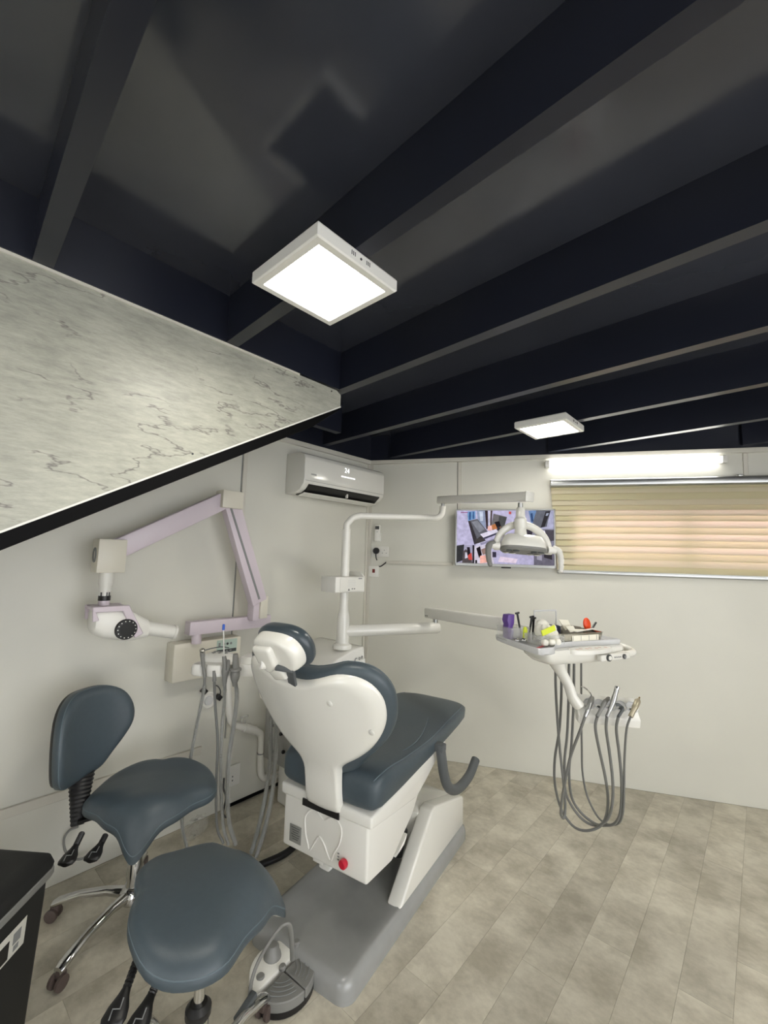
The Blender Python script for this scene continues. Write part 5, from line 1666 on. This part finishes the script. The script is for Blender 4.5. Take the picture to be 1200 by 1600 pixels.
bmesh.ops.scale(bm, vec=(.66, .7, .86), verts=bm.verts); bmesh.ops.translate(bm, vec=(-.008, -.01, -.006), verts=bm.verts)
obj('bag', bm, COTTON, cb_, 60)
yc = at_tray('card_packet', 'lime yellow packet lying on the bag of cotton', 'packet', TP(.010, .058, .066), TA - .05)
bm = B(); box(bm, (0, 0, 0), (.080, .006, .026), Matrix.Rotation(R(-17), 3, 'Y'), .002); obj('packet', bm, YELLOW, yc)
for k, (x, y) in enumerate(((-.025, .045), (.012, .040), (.05, .045))):
    o = quick('cotton_roll', COTTON, None, ellipsoid, TP(x, y, .016), (.016, .014, .014), Matrix.Rotation(TA, 3, 'Z'), .7, 14, 8)
    tag(o, ['leftmost white cotton roll at front of organiser', 'middle white cotton roll at front of organiser', 'right white cotton roll at front of organiser'][k], 'cotton roll', 'cotton rolls in the organiser')
# steel instrument tray with lid standing behind
sb = tthing('steel_box', 'open stainless steel instrument tray on the right of the dental tray', 'instrument box', .222, .125, -.02)
def brow(a, b, r=.02): return rrect(-a, a, -b, b, r, 4)
bm = B()
loft(bm, [[V(x, y, z) for x, y in brow(a, b)] for a, b, z in ((.122, .068, 0), (.126, .072, .004), (.134, .078, .044), (.137, .081, .046), (.132, .076, .046), (.124, .070, .006))], True, True)
obj('body', bm, STEELB, sb, 40)
bm = B(); box(bm, (.01, -.0775, .024), (.17, .003, .026), None, .001); lbx = obj('label_strip', bm, CREAM, sb)
for x in (-.07, -.02, .03, .08):
    quick('strip_divider', GREYMARK, lbx, box, (x, -.0792, .024), (.002, .001, .022), smooth=0)
fr_ = tthing('clear_lid', 'clear framed lid standing upright behind the steel instrument tray', 'lid', .175, .245)
bm = B()
for (c, s) in (((0, 0, .004), (.15, .006, .008)), ((0, 0, .128), (.15, .006, .008)), ((-.073, 0, .066), (.006, .006, .124)), ((.073, 0, .066), (.006, .006, .124))):
    box(bm, c, s, None, .001, 1)
obj('frame', bm, TRAYM, fr_, 0)
quick('pane', CLEAR, fr_, box, (0, 0, .066), (.142, .002, .12), smooth=0)
cp = at_tray('paper_packet', 'folded cream paper packet leaning on the left side of steel tray', 'paper', TP(.175, .13, .03), TA)
bm = B(); prism(bm, [(-.03, .035), (.02, .036), (.03, .02), (.07, .018), (.10, .016), (.0, .006)], lambda u, v, d: V(u, d, v + .010), -.045, -.040, 0); prism(bm, [(-.045, .062), (.015, .058), (.028, .024), (-.012, .012)], lambda u, v, d: V(u, d + .2 * v, v + .012), -.03, -.026, 0); obj('packet', bm, CREAM, cp, 0)
nb = at_tray('dark_pouch', 'dark navy pouch behind the folded paper in steel tray', 'pouch', TP(.135, .15, .02), TA)
bm = B(); box(bm, (0, 0, .028), (.05, .05, .05), None, .010, 2); obj('pouch', bm, mat('navy_fabric', (28, 32, 58), .7), nb)
dm = at_tray('dark_cloth', 'dark grey folded sheet lying inside the steel tray', 'sheet', TP(.24, .15, .012), TA)
bm = B(); prism(bm, [(-.07, .0), (.085, .0), (.075, .045), (.02, .052), (-.06, .04)], lambda u, v, d: V(u, d + v * .3, v), -.02, .03, .004, 1); obj('sheet', bm, mat('grey_sheet', (112, 108, 98), .6), dm)
od = at_tray('orange_shield', 'orange oval curing shield standing at right end of steel tray', 'light shield', TP(.325, .12, .045), TA)
bm = B(); ellipsoid(bm, (0, 0, .028), (.024, .010, .034), Matrix.Rotation(R(-18), 3, 'Y'), 1.0, 20, 10); obj('shield', bm, ORANGE, od)
bm = B(); tube(bm, spline([(-.004, 0, .0), (.03, 0, .004), (.055, .004, .022), (.07, .006, .034)], 4), .0055, 9); obj('handle', bm, BLACK, od)
sc = at_tray('white_strip', 'long thin white strip lying across front of the steel tray', 'strip', TP(.265, .075, .052), TA)
bm = B(); beam(bm, (-.07, 0, -.002), (.07, .012, .006), .018, .003, (0, 0, 1), .001); obj('strip', bm, WHITE, sc)
